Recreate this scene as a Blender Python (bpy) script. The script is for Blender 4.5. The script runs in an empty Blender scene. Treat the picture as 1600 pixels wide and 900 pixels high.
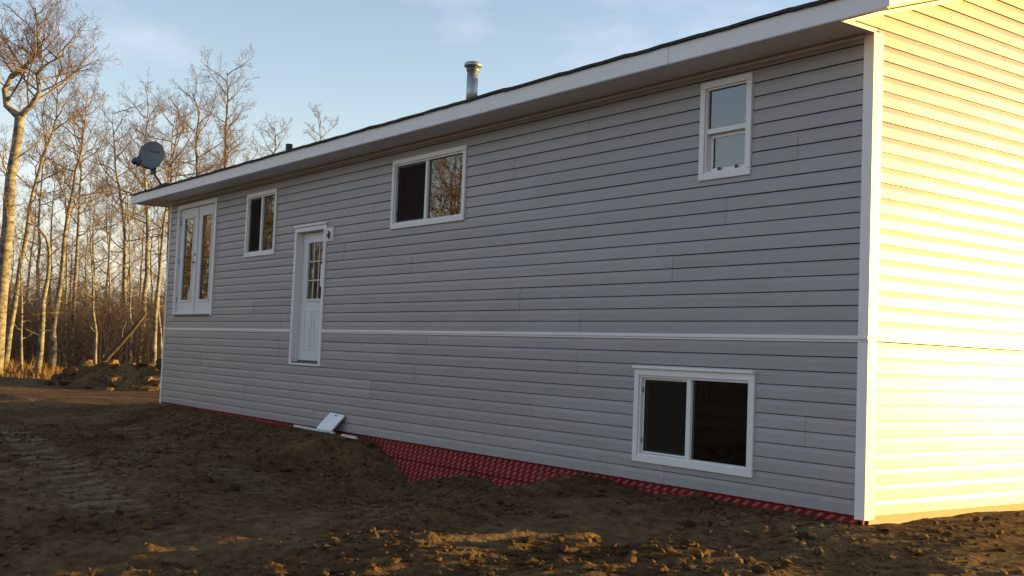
import bpy, math, random
import numpy as np
from mathutils import Vector, Matrix

# ---------------------------------------------------------------- camera, sky, sun, exposure
scene = bpy.context.scene
COL = scene.collection

cam_d = bpy.data.cameras.new('camera')
cam = bpy.data.objects.new('camera', cam_d)
COL.objects.link(cam)
cam_d.sensor_width = 36.0
cam_d.lens = 36.0 * 1756.8 / 1600.0
cam_d.clip_start = 0.1
cam_d.clip_end = 6000.0
_r = Vector((0.59519233, 0.80262379, 0.03925748))
_u = Vector((0.02440739, -0.0668868, 0.997462))
_f = Vector((-0.80321253, 0.59272355, 0.05940047))
CAM = Vector((5.5674, -7.6032, 1.1835))
cam.matrix_world = Matrix((
    (_r.x, _u.x, -_f.x, CAM.x),
    (_r.y, _u.y, -_f.y, CAM.y),
    (_r.z, _u.z, -_f.z, CAM.z),
    (0, 0, 0, 1)))
scene.camera = cam

SUN_EL = math.radians(5.0)
SUN_AZ = math.atan2(0.46, 0.888)           # clockwise from +Y towards +X
sun_dir = Vector((math.sin(SUN_AZ) * math.cos(SUN_EL), math.cos(SUN_AZ) * math.cos(SUN_EL), math.sin(SUN_EL)))

world = bpy.data.worlds.new('World')
scene.world = world
world.use_nodes = True
wn, wl = world.node_tree.nodes, world.node_tree.links
wn.clear()
w_out = wn.new('ShaderNodeOutputWorld')
w_bg = wn.new('ShaderNodeBackground')
w_sky = wn.new('ShaderNodeTexSky')
w_sky.sky_type = 'NISHITA'
w_sky.sun_disc = False
w_sky.sun_elevation = SUN_EL
w_sky.sun_rotation = SUN_AZ
w_sky.altitude = 600
w_sky.air_density = 1.0
w_sky.dust_density = 0.25
w_sky.ozone_density = 1.2
w_bg.inputs['Strength'].default_value = 0.15
# thin drifting cloud wisps, part of the sky dome
w_tc = wn.new('ShaderNodeTexCoord')
w_map = wn.new('ShaderNodeMapping'); w_map.inputs['Scale'].default_value = (3.2, 3.2, 9.0)
w_map.inputs['Location'].default_value = (0.35, 0.1, 0.4)
w_noise = wn.new('ShaderNodeTexNoise'); w_noise.inputs['Scale'].default_value = 1.5
w_noise.inputs['Detail'].default_value = 5.0; w_noise.inputs['Roughness'].default_value = 0.55
w_ramp = wn.new('ShaderNodeValToRGB')
w_ramp.color_ramp.elements[0].position = 0.52; w_ramp.color_ramp.elements[0].color = (0, 0, 0, 1)
w_ramp.color_ramp.elements[1].position = 0.78; w_ramp.color_ramp.elements[1].color = (0.42, 0.42, 0.42, 1)
w_mix = wn.new('ShaderNodeMixRGB'); w_mix.blend_type = 'MIX'
w_mix.inputs[2].default_value = (2.6, 2.75, 2.95, 1)
wl.new(w_tc.outputs['Generated'], w_map.inputs['Vector'])
wl.new(w_map.outputs['Vector'], w_noise.inputs['Vector'])
wl.new(w_noise.outputs['Fac'], w_ramp.inputs['Fac'])
wl.new(w_ramp.outputs['Color'], w_mix.inputs[0])
wl.new(w_sky.outputs['Color'], w_mix.inputs[1])
w_tint = wn.new('ShaderNodeMixRGB'); w_tint.blend_type = 'MULTIPLY'; w_tint.inputs[0].default_value = 1.0
w_tint.inputs[2].default_value = (1.13, 0.985, 1.02, 1)      # slightly warmer evening air
w_sep = wn.new('ShaderNodeSeparateXYZ'); wl.new(w_tc.outputs['Generated'], w_sep.inputs[0])
w_mr = wn.new('ShaderNodeMapRange'); w_mr.interpolation_type = 'SMOOTHSTEP'
w_mr.inputs['From Min'].default_value = 0.22; w_mr.inputs['From Max'].default_value = -0.02
w_mr.inputs['To Min'].default_value = 0.0; w_mr.inputs['To Max'].default_value = 0.8
wl.new(w_sep.outputs['Z'], w_mr.inputs['Value'])
w_haze = wn.new('ShaderNodeMixRGB'); w_haze.inputs[2].default_value = (1.52, 1.78, 1.86, 1)
wl.new(w_mr.outputs['Result'], w_haze.inputs[0]); wl.new(w_mix.outputs['Color'], w_haze.inputs[1])
wl.new(w_haze.outputs['Color'], w_tint.inputs[1])
wl.new(w_tint.outputs['Color'], w_bg.inputs['Color'])
wl.new(w_bg.outputs['Background'], w_out.inputs['Surface'])

sun_l = bpy.data.lights.new('sun', 'SUN')
sun_l.energy = 5.0
sun_l.angle = math.radians(0.55)
sun_l.color = (1.0, 0.68, 0.18)
sun = bpy.data.objects.new('sun', sun_l)
COL.objects.link(sun)
sun.rotation_euler = sun_dir.to_track_quat('Z', 'Y').to_euler()
sun.location = (20, 30, 12)

scene.view_settings.view_transform = 'Standard'
scene.view_settings.look = 'None'
scene.view_settings.exposure = 1.42
scene.view_settings.gamma = 1.0
scene.view_settings.use_curve_mapping = False
scene.cycles.use_denoising = True
scene.cycles.max_bounces = 8
scene.cycles.transparent_max_bounces = 24

# ---------------------------------------------------------------- materials
MATS = {}
def new_mat(name):
    m = bpy.data.materials.new(name)
    m.use_nodes = True
    nt = m.node_tree
    b = nt.nodes['Principled BSDF']
    MATS[name] = m
    return m, nt, b

def noise_node(nt, scale, detail=4, rough=0.55, vec=None, coord='Object', mapping=None):
    tc = nt.nodes.new('ShaderNodeTexCoord')
    n = nt.nodes.new('ShaderNodeTexNoise')
    n.inputs['Scale'].default_value = scale
    n.inputs['Detail'].default_value = detail
    n.inputs['Roughness'].default_value = rough
    src = tc.outputs[coord]
    if mapping:
        mp = nt.nodes.new('ShaderNodeMapping')
        mp.inputs['Scale'].default_value = mapping
        nt.links.new(src, mp.inputs['Vector']); src = mp.outputs['Vector']
    nt.links.new(src, n.inputs['Vector'])
    return n

def ramp_node(nt, stops):
    r = nt.nodes.new('ShaderNodeValToRGB')
    els = r.color_ramp.elements
    while len(els) < len(stops): els.new(0.5)
    for e, (p, c) in zip(els, stops):
        e.position = p; e.color = (c[0], c[1], c[2], 1)
    return r

def simple(name, col, rough=0.5, var=0.06, scale=6.0, bump=0.0, bscale=60.0, metal=0.0, mapping=None, spec=0.5, hue=None):
    """procedural paint or plastic: noise-varied base colour with fine relief"""
    m, nt, b = new_mat(name)
    n = noise_node(nt, scale, 5, 0.6, mapping=mapping)
    c2 = hue or col
    lo = tuple(max(0, c * (1 - var)) for c in c2); hi = tuple(min(1, c * (1 + var)) for c in col)
    r = ramp_node(nt, [(0.3, lo), (0.7, hi)])
    nt.links.new(n.outputs['Fac'], r.inputs['Fac'])
    nt.links.new(r.outputs['Color'], b.inputs['Base Color'])
    b.inputs['Roughness'].default_value = rough
    b.inputs['Metallic'].default_value = metal
    b.inputs['Specular IOR Level'].default_value = spec
    if bump > 0:
        bn = noise_node(nt, bscale, 3, 0.6, mapping=mapping)
        bp = nt.nodes.new('ShaderNodeBump'); bp.inputs['Strength'].default_value = bump
        bp.inputs['Distance'].default_value = 0.002
        nt.links.new(bn.outputs['Fac'], bp.inputs['Height'])
        nt.links.new(bp.outputs['Normal'], b.inputs['Normal'])
    return m

def mat_siding():
    m, nt, b = new_mat('siding'); N, L = nt.nodes, nt.links
    oi = N.new('ShaderNodeObjectInfo')
    n = noise_node(nt, 1.3, 5, 0.6, mapping=(1, 1, 6))
    r = ramp_node(nt, [(0.3, (0.305, 0.280, 0.275)), (0.7, (0.332, 0.306, 0.300))])
    L.new(n.outputs['Fac'], r.inputs['Fac'])
    mr = N.new('ShaderNodeMapRange'); mr.inputs['To Min'].default_value = 0.93; mr.inputs['To Max'].default_value = 1.06
    L.new(oi.outputs['Random'], mr.inputs['Value'])
    # dust and mud splash, thickest on the lowest courses
    tc = N.new('ShaderNodeTexCoord'); sp_ = N.new('ShaderNodeSeparateXYZ'); L.new(tc.outputs['Object'], sp_.inputs[0])
    hz_ = N.new('ShaderNodeMapRange'); hz_.inputs['From Min'].default_value = 0.55; hz_.inputs['From Max'].default_value = 0.0
    L.new(sp_.outputs['Z'], hz_.inputs['Value'])
    sn = noise_node(nt, 14.0, 6, 0.7)
    sr = N.new('ShaderNodeMapRange'); sr.inputs['From Min'].default_value = 0.50; sr.inputs['From Max'].default_value = 0.75
    L.new(sn.outputs['Fac'], sr.inputs['Value'])
    mm = N.new('ShaderNodeMath'); mm.operation = 'MULTIPLY'; L.new(hz_.outputs['Result'], mm.inputs[0]); L.new(sr.outputs['Result'], mm.inputs[1])
    mh = N.new('ShaderNodeMath'); mh.operation = 'MULTIPLY'; L.new(mm.outputs[0], mh.inputs[0]); mh.inputs[1].default_value = 0.45
    mx = N.new('ShaderNodeMixRGB'); mx.blend_type = 'MULTIPLY'; mx.inputs[0].default_value = 1
    L.new(r.outputs['Color'], mx.inputs[1]); L.new(mr.outputs['Result'], mx.inputs[2])
    md = N.new('ShaderNodeMixRGB'); L.new(mh.outputs[0], md.inputs[0]); L.new(mx.outputs['Color'], md.inputs[1]); md.inputs[2].default_value = (0.16, 0.115, 0.07, 1)
    L.new(md.outputs['Color'], b.inputs['Base Color'])
    b.inputs['Roughness'].default_value = 0.42
    w1 = noise_node(nt, 0.9, 2, 0.5, mapping=(1, 1, 2.5)); w2 = noise_node(nt, 30.0, 3, 0.6, mapping=(1, 1, 6))
    b1 = N.new('ShaderNodeBump'); b1.inputs['Strength'].default_value = 0.6; b1.inputs['Distance'].default_value = 0.02
    b2 = N.new('ShaderNodeBump'); b2.inputs['Strength'].default_value = 0.25; b2.inputs['Distance'].default_value = 0.002
    L.new(w1.outputs['Fac'], b1.inputs['Height']); L.new(w2.outputs['Fac'], b2.inputs['Height'])
    L.new(b1.outputs['Normal'], b2.inputs['Normal']); L.new(b2.outputs['Normal'], b.inputs['Normal'])
mat_siding()
simple('white_trim', (0.74, 0.70, 0.68), 0.45, 0.04, 2.0, 0.1, 40)
simple('white_vinyl', (0.73, 0.70, 0.685), 0.38, 0.03, 3.0)
simple('fascia_metal', (0.74, 0.70, 0.69), 0.42, 0.04, 1.5, 0.12, 25, mapping=(1, 4, 4))
simple('soffit_metal', (0.86, 0.83, 0.80), 0.5, 0.04, 1.0)
simple('door_paint', (0.66, 0.66, 0.66), 0.4, 0.03, 3.0)
simple('threshold_metal', (0.10, 0.09, 0.08), 0.5, 0.1, 8.0)
simple('foundation_tar', (0.03, 0.026, 0.024), 0.8, 0.2, 6)
simple('shingle', (0.035, 0.033, 0.034), 0.9, 0.35, 30.0, 0.8, 150)
simple('sheathing', (0.30, 0.24, 0.16), 0.9, 0.1, 5.0)
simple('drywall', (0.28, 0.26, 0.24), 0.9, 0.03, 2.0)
simple('galvanised', (0.36, 0.36, 0.35), 0.38, 0.15, 9.0, 0.1, 30, metal=0.75)
simple('black_plastic', (0.02, 0.02, 0.022), 0.5, 0.2, 10)
simple('dish_paint', (0.13, 0.135, 0.15), 0.5, 0.06, 6)
simple('dish_mark', (0.035, 0.036, 0.042), 0.6, 0.1, 20)
simple('dish_bracket', (0.05, 0.052, 0.058), 0.45, 0.1, 9)
simple('brass', (0.30, 0.25, 0.16), 0.35, 0.1, 8, metal=0.9)
simple('white_plastic', (0.80, 0.80, 0.79), 0.5, 0.02, 6)
simple('pvc_strip', (0.55, 0.53, 0.49), 0.5, 0.12, 12)
simple('paper', (0.75, 0.74, 0.72), 0.8, 0.03, 6)
simple('straw', (0.42, 0.32, 0.18), 0.9, 0.25, 12)
simple('dead_wood', (0.07, 0.048, 0.032), 0.9, 0.3, 6, 0.6, 30)
simple('twig', (0.185, 0.125, 0.085), 0.85, 0.25, 2.0)
simple('thicket_stem', (0.215, 0.140, 0.085), 0.9, 0.35, 0.8)
simple('dry_grass', (0.27, 0.135, 0.035), 0.9, 0.3, 1.5, hue=(0.18, 0.125, 0.04))
simple('timber', (0.40, 0.30, 0.18), 0.8, 0.15, 8, mapping=(1, 1, 10))

def mat_bark():
    m, nt, b = new_mat('aspen_bark')
    n = noise_node(nt, 3.0, 6, 0.65, mapping=(1, 1, 2.2))
    r = ramp_node(nt, [(0.30, (0.04, 0.032, 0.026)), (0.43, (0.13, 0.105, 0.082)), (0.56, (0.255, 0.215, 0.165)), (0.76, (0.36, 0.315, 0.25))])
    nt.links.new(n.outputs['Fac'], r.inputs['Fac'])
    # dark lenticel bands round the stem
    v = noise_node(nt, 2.2, 3, 0.6, mapping=(0.9, 0.9, 3.2))
    r2 = ramp_node(nt, [(0.30, (0.30, 0.26, 0.22)), (0.42, (1, 1, 1))])
    nt.links.new(v.outputs['Fac'], r2.inputs['Fac'])
    mx = nt.nodes.new('ShaderNodeMixRGB'); mx.blend_type = 'MULTIPLY'; mx.inputs[0].default_value = 1
    nt.links.new(r.outputs['Color'], mx.inputs[1]); nt.links.new(r2.outputs['Color'], mx.inputs[2])
    nt.links.new(mx.outputs['Color'], b.inputs['Base Color'])
    b.inputs['Roughness'].default_value = 0.85
    bp = nt.nodes.new('ShaderNodeBump'); bp.inputs['Strength'].default_value = 0.5; bp.inputs['Distance'].default_value = 0.02
    nt.links.new(n.outputs['Fac'], bp.inputs['Height']); nt.links.new(bp.outputs['Normal'], b.inputs['Normal'])
mat_bark()

def mat_soil():
    m, nt, b = new_mat('soil')
    tc = nt.nodes.new('ShaderNodeTexCoord')
    n1 = noise_node(nt, 0.55, 6, 0.6)
    n2 = noise_node(nt, 9.0, 8, 0.7)
    r1 = ramp_node(nt, [(0.28, (0.086, 0.047, 0.021)), (0.50, (0.145, 0.085, 0.039)), (0.72, (0.215, 0.136, 0.069))])
    r2 = ramp_node(nt, [(0.28, (0.36, 0.34, 0.32)), (0.5, (0.95, 0.95, 0.95)), (0.74, (1.6, 1.56, 1.46))])
    nt.links.new(n1.outputs['Fac'], r1.inputs['Fac']); nt.links.new(n2.outputs['Fac'], r2.inputs['Fac'])
    mx = nt.nodes.new('ShaderNodeMixRGB'); mx.blend_type = 'MULTIPLY'; mx.inputs[0].default_value = 1
    nt.links.new(r1.outputs['Color'], mx.inputs[1]); nt.links.new(r2.outputs['Color'], mx.inputs[2])
    at_n = nt.nodes.new('ShaderNodeAttribute'); at_n.attribute_name = 'dry_soil'
    md = nt.nodes.new('ShaderNodeMixRGB'); md.blend_type = 'MIX'
    dm = nt.nodes.new('ShaderNodeMath'); dm.operation = 'MULTIPLY'; dm.inputs[1].default_value = 0.95
    nt.links.new(at_n.outputs['Fac'], dm.inputs[0]); nt.links.new(dm.outputs[0], md.inputs[0])
    pale = nt.nodes.new('ShaderNodeMixRGB'); pale.blend_type = 'MULTIPLY'; pale.inputs[0].default_value = 0.6; pale.inputs[1].default_value = (0.285, 0.200, 0.117, 1)
    nt.links.new(r2.outputs['Color'], pale.inputs[2])
    nt.links.new(mx.outputs['Color'], md.inputs[1]); nt.links.new(pale.outputs['Color'], md.inputs[2])
    mx = md
    # leaf litter and old grass under the wood, beyond the scraped yard
    sep = nt.nodes.new('ShaderNodeSeparateXYZ'); nt.links.new(tc.outputs['Object'], sep.inputs[0])
    n3 = noise_node(nt, 0.35, 4, 0.6)
    ad = nt.nodes.new('ShaderNodeMath'); ad.operation = 'MULTIPLY_ADD'
    nt.links.new(n3.outputs['Fac'], ad.inputs[0]); ad.inputs[1].default_value = 10.0
    nt.links.new(sep.outputs['X'], ad.inputs[2])
    mr = nt.nodes.new('ShaderNodeMapRange'); mr.inputs['From Min'].default_value = -25.0; mr.inputs['From Max'].default_value = -30.0
    nt.links.new(ad.outputs[0], mr.inputs['Value'])
    n4 = noise_node(nt, 3.0, 6, 0.7)
    r4 = ramp_node(nt, [(0.35, (0.05, 0.045, 0.022)), (0.5, (0.12, 0.095, 0.045)), (0.7, (0.23, 0.17, 0.08))])
    nt.links.new(n4.outputs['Fac'], r4.inputs['Fac'])
    mx2 = nt.nodes.new('ShaderNodeMixRGB'); nt.links.new(mr.outputs['Result'], mx2.inputs[0])
    nt.links.new(mx.outputs['Color'], mx2.inputs[1]); nt.links.new(r4.outputs['Color'], mx2.inputs[2])
    nt.links.new(mx2.outputs['Color'], b.inputs['Base Color'])
    b.inputs['Roughness'].default_value = 0.95
    b.inputs['Specular IOR Level'].default_value = 0.05
    nb = noise_node(nt, 22.0, 8, 0.72, mapping=(1.5, 0.55, 1.0))
    vo = nt.nodes.new('ShaderNodeTexVoronoi'); vo.inputs['Scale'].default_value = 17.0; vo.inputs['Randomness'].default_value = 1.0
    wp = noise_node(nt, 6.0, 3, 0.6)
    va = nt.nodes.new('ShaderNodeVectorMath'); va.operation = 'MULTIPLY_ADD'
    nt.links.new(wp.outputs['Color'], va.inputs[0]); va.inputs[1].default_value = (0.12, 0.12, 0.12); nt.links.new(tc.outputs['Object'], va.inputs[2])
    nt.links.new(va.outputs[0], vo.inputs['Vector'])
    cm_ = nt.nodes.new('ShaderNodeMath'); cm_.operation = 'MULTIPLY_ADD'
    nt.links.new(vo.outputs['Distance'], cm_.inputs[0]); cm_.inputs[1].default_value = -0.7; nt.links.new(nb.outputs['Fac'], cm_.inputs[2])
    bp = nt.nodes.new('ShaderNodeBump'); bp.inputs['Strength'].default_value = 1.0; bp.inputs['Distance'].default_value = 0.035
    nt.links.new(cm_.outputs[0], bp.inputs['Height']); nt.links.new(bp.outputs['Normal'], b.inputs['Normal'])
mat_soil()

def mat_membrane():
    """dark red waterproofing sheet printed with rows of short slanting pale marks"""
    m, nt, b = new_mat('red_membrane')
    N, L = nt.nodes, nt.links
    tc = N.new('ShaderNodeTexCoord'); sep = N.new('ShaderNodeSeparateXYZ'); L.new(tc.outputs['Object'], sep.inputs[0])
    def math_(op, a, b_=None, c=None):
        n = N.new('ShaderNodeMath'); n.operation = op
        for i, v in enumerate((a, b_, c)):
            if v is None: continue
            if isinstance(v, (int, float)): n.inputs[i].default_value = v
            else: L.new(v, n.inputs[i])
        return n.outputs[0]
    along = math_('ADD', sep.outputs['X'], sep.outputs['Y'])
    row = math_('FLOOR', math_('DIVIDE', sep.outputs['Z'], 0.056))
    zf = math_('FRACT', math_('DIVIDE', sep.outputs['Z'], 0.056))
    sh = math_('MULTIPLY', row, 0.091)
    # slant: shift x by height in the row
    xs = math_('SUBTRACT', math_('ADD', along, sh), math_('MULTIPLY', zf, 0.075))
    xf = math_('FRACT', math_('DIVIDE', xs, 0.112))
    dx = math_('ABSOLUTE', math_('SUBTRACT', xf, 0.5))
    dz = math_('ABSOLUTE', math_('SUBTRACT', zf, 0.5))
    mk = math_('MULTIPLY', math_('LESS_THAN', dx, 0.20), math_('LESS_THAN', dz, 0.40))
    # letters break the mark up a little
    fine = noise_node(nt, 60.0, 2, 0.5)
    brk = N.new('ShaderNodeMapRange'); brk.inputs['From Min'].default_value = 0.35; brk.inputs['From Max'].default_value = 0.6
    L.new(fine.outputs['Fac'], brk.inputs['Value'])
    fac = math_('MULTIPLY', mk, math_('MULTIPLY_ADD', brk.outputs['Result'], 0.5, 0.45))
    dirt = noise_node(nt, 2.5, 5, 0.65)
    rd = ramp_node(nt, [(0.3, (0.155, 0.008, 0.011)), (0.6, (0.205, 0.010, 0.014)), (0.85, (0.16, 0.03, 0.022))])
    L.new(dirt.outputs['Fac'], rd.inputs['Fac'])
    mx = N.new('ShaderNodeMixRGB'); L.new(fac, mx.inputs[0]); L.new(rd.outputs['Color'], mx.inputs[1])
    mx.inputs[2].default_value = (0.37, 0.13, 0.12, 1)
    mud = noise_node(nt, 5.0, 6, 0.7)
    mdr = N.new('ShaderNodeMapRange'); mdr.inputs['From Min'].default_value = 0.56; mdr.inputs['From Max'].default_value = 0.72; mdr.inputs['To Max'].default_value = 0.7
    L.new(mud.outputs['Fac'], mdr.inputs['Value'])
    mxm = N.new('ShaderNodeMixRGB'); L.new(mdr.outputs['Result'], mxm.inputs[0]); L.new(mx.outputs['Color'], mxm.inputs[1]); mxm.inputs[2].default_value = (0.10, 0.065, 0.035, 1)
    L.new(mxm.outputs['Color'], b.inputs['Base Color'])
    b.inputs['Roughness'].default_value = 0.75
    b.inputs['Specular IOR Level'].default_value = 0.15
    wav = noise_node(nt, 4.0, 3, 0.5)
    bp = N.new('ShaderNodeBump'); bp.inputs['Strength'].default_value = 0.4; bp.inputs['Distance'].default_value = 0.02
    L.new(wav.outputs['Fac'], bp.inputs['Height']); L.new(bp.outputs['Normal'], b.inputs['Normal'])
mat_membrane()

def mat_glass(name, tint, ior=1.75):
    m, nt, b = new_mat(name)
    N, L = nt.nodes, nt.links
    N.remove(b)
    out = [n for n in N if n.type == 'OUTPUT_MATERIAL'][0]
    tr = N.new('ShaderNodeBsdfTransparent'); tr.inputs['Color'].default_value = (*tint, 1)
    gl = N.new('ShaderNodeBsdfGlossy'); gl.inputs['Roughness'].default_value = 0.012
    gl.inputs['Color'].default_value = (1, 1, 1, 1)
    wob = noise_node(nt, 1.6, 2, 0.5)
    bp = N.new('ShaderNodeBump'); bp.inputs['Strength'].default_value = 0.03; bp.inputs['Distance'].default_value = 0.02
    L.new(wob.outputs['Fac'], bp.inputs['Height']); L.new(bp.outputs['Normal'], gl.inputs['Normal'])
    fr = N.new('ShaderNodeFresnel'); fr.inputs['IOR'].default_value = ior
    mx = N.new('ShaderNodeMixShader')
    L.new(fr.outputs[0], mx.inputs[0]); L.new(tr.outputs[0], mx.inputs[1]); L.new(gl.outputs[0], mx.inputs[2])
    L.new(mx.outputs[0], out.inputs['Surface'])
mat_glass('glass', (0.5, 0.5, 0.5), 2.0)
mat_glass('door_glass', (0.16, 0.155, 0.15), 2.4)

def mat_screen():
    m, nt, b = new_mat('insect_mesh')
    N, L = nt.nodes, nt.links
    out = [n for n in N if n.type == 'OUTPUT_MATERIAL'][0]
    b.inputs['Base Color'].default_value = (0.034, 0.026, 0.021, 1); b.inputs['Roughness'].default_value = 0.9; b.inputs['Specular IOR Level'].default_value = 0.0
    tr = N.new('ShaderNodeBsdfTransparent')
    mx = N.new('ShaderNodeMixShader')
    nz = noise_node(nt, 3.0, 3, 0.5)
    mr = N.new('ShaderNodeMapRange'); mr.inputs['To Min'].default_value = 0.30; mr.inputs['To Max'].default_value = 0.40
    L.new(nz.outputs['Fac'], mr.inputs['Value']); L.new(mr.outputs['Result'], mx.inputs[0])
    L.new(b.outputs[0], mx.inputs[1]); L.new(tr.outputs[0], mx.inputs[2])
    L.new(mx.outputs[0], out.inputs['Surface'])
mat_screen()

# ---------------------------------------------------------------- helpers
class MB:
    """collects faces; build() links them as one mesh object"""
    def __init__(s): s.v = []; s.f = []
    def quad(s, a, b, c, d):
        i = len(s.v); s.v += [tuple(a), tuple(b), tuple(c), tuple(d)]; s.f.append((i, i + 1, i + 2, i + 3))
    def poly(s, pts):
        i = len(s.v); s.v += [tuple(p) for p in pts]; s.f.append(tuple(range(i, i + len(pts))))
    def box(s, x0, x1, y0, y1, z0, z1):
        i = len(s.v)
        s.v += [(x0, y0, z0), (x1, y0, z0), (x1, y1, z0), (x0, y1, z0), (x0, y0, z1), (x1, y0, z1), (x1, y1, z1), (x0, y1, z1)]
        for q in ((0, 3, 2, 1), (4, 5, 6, 7), (0, 1, 5, 4), (1, 2, 6, 5), (2, 3, 7, 6), (3, 0, 4, 7)):
            s.f.append(tuple(i + k for k in q))
        return s
    def tube(s, pts, rad, n=8, cap=True):
        pts = [Vector(p) for p in pts]
        ref = Vector((0.31, 0.87, 0.17)).normalized()
        base = len(s.v)
        m = len(pts)
        for k, p in enumerate(pts):
            t = (pts[min(k + 1, m - 1)] - pts[max(k - 1, 0)])
            if t.length < 1e-9: t = Vector((0, 0, 1))
            t.normalize()
            a = t.cross(ref)
            if a.length < 1e-3: a = t.cross(Vector((1, 0, 0)))
            a.normalize(); b = t.cross(a)
            rr = rad[k] if isinstance(rad, (list, tuple)) else rad
            for j in range(n):
                an = 2 * math.pi * j / n
                c, d = math.cos(an) * rr, math.sin(an) * rr
                s.v.append((p.x + a.x * c + b.x * d, p.y + a.y * c + b.y * d, p.z + a.z * c + b.z * d))
        for k in range(m - 1):
            for j in range(n):
                j2 = (j + 1) % n
                s.f.append((base + k * n + j, base + k * n + j2, base + (k + 1) * n + j2, base + (k + 1) * n + j))
        if cap:
            s.f.append(tuple(base + j for j in reversed(range(n))))
            s.f.append(tuple(base + (m - 1) * n + j for j in range(n)))
        return s
    def lathe(s, prof, c, n=24):
        """prof [(r,z)] turned about the vertical through c"""
        base = len(s.v)
        for r_, z in prof:
            for j in range(n):
                a = 2 * math.pi * j / n
                s.v.append((c[0] + r_ * math.cos(a), c[1] + r_ * math.sin(a), c[2] + z))
        for k in range(len(prof) - 1):
            for j in range(n):
                j2 = (j + 1) % n
                s.f.append((base + k * n + j, base + k * n + j2, base + (k + 1) * n + j2, base + (k + 1) * n + j))
        s.f.append(tuple(base + j for j in reversed(range(n))))
        s.f.append(tuple(base + (len(prof) - 1) * n + j for j in range(n)))
        return s
    def mesh(s, name, mat):
        me = bpy.data.meshes.new(name)
        me.from_pydata(s.v, [], s.f)
        me.materials.append(MATS[mat])
        me.update()
        return me
    def build(s, name, mat, parent=None, smooth=False, bevel=0.0):
        me = s.mesh(name, mat)
        if smooth: me.polygons.foreach_set('use_smooth', [True] * len(me.polygons))
        return link(name, me, parent, bevel)

def link(name, me, parent=None, bevel=0.0):
    o = bpy.data.objects.new(name, me)
    COL.objects.link(o)
    if parent is not None: o.parent = parent
    if bevel > 0:
        md = o.modifiers.new('soft_edges', 'BEVEL'); md.width = bevel; md.segments = 2; md.limit_method = 'ANGLE'
    return o

def tag(o, label=None, cat=None, group=None, kind=None):
    if label: o['label'] = label
    if cat: o['category'] = cat
    if group: o['group'] = group
    if kind: o['kind'] = kind
    return o

def empty(name, loc=(0, 0, 0)):
    o = bpy.data.objects.new(name, None); COL.objects.link(o); o.location = loc
    o.empty_display_size = 0.2
    return o

# lattice noise in numpy for the terrain
def _hash(ix, iy, seed):
    h = (ix.astype(np.int64) * 374761393 + iy.astype(np.int64) * 668265263 + seed * 982451653) & 0x7fffffff
    h = ((h ^ (h >> 13)) * 1274126177) & 0x7fffffff
    h = (h ^ (h >> 16)) & 0xffff
    return h / 65535.0
def vnoise(x, y, seed=0):
    x = np.asarray(x, float); y = np.asarray(y, float)
    ix = np.floor(x); iy = np.floor(y); fx = x - ix; fy = y - iy
    fx = fx * fx * fx * (fx * (fx * 6 - 15) + 10); fy = fy * fy * fy * (fy * (fy * 6 - 15) + 10)
    a = _hash(ix, iy, seed); b = _hash(ix + 1, iy, seed); c = _hash(ix, iy + 1, seed); d = _hash(ix + 1, iy + 1, seed)
    return (a * (1 - fx) + b * fx) * (1 - fy) + (c * (1 - fx) + d * fx) * fy - 0.5
def fbm(x, y, seed=0, oct=4, gain=0.5):
    t = 0; a = 1.0
    for k in range(oct):
        t = t + a * vnoise(x * 2 ** k + 17.3 * k, y * 2 ** k - 9.1 * k, seed + k); a *= gain
    return t
def smooth(e0, e1, x):
    t = np.clip((np.asarray(x, float) - e0) / (e1 - e0), 0, 1); return t * t * (3 - 2 * t)

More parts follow.
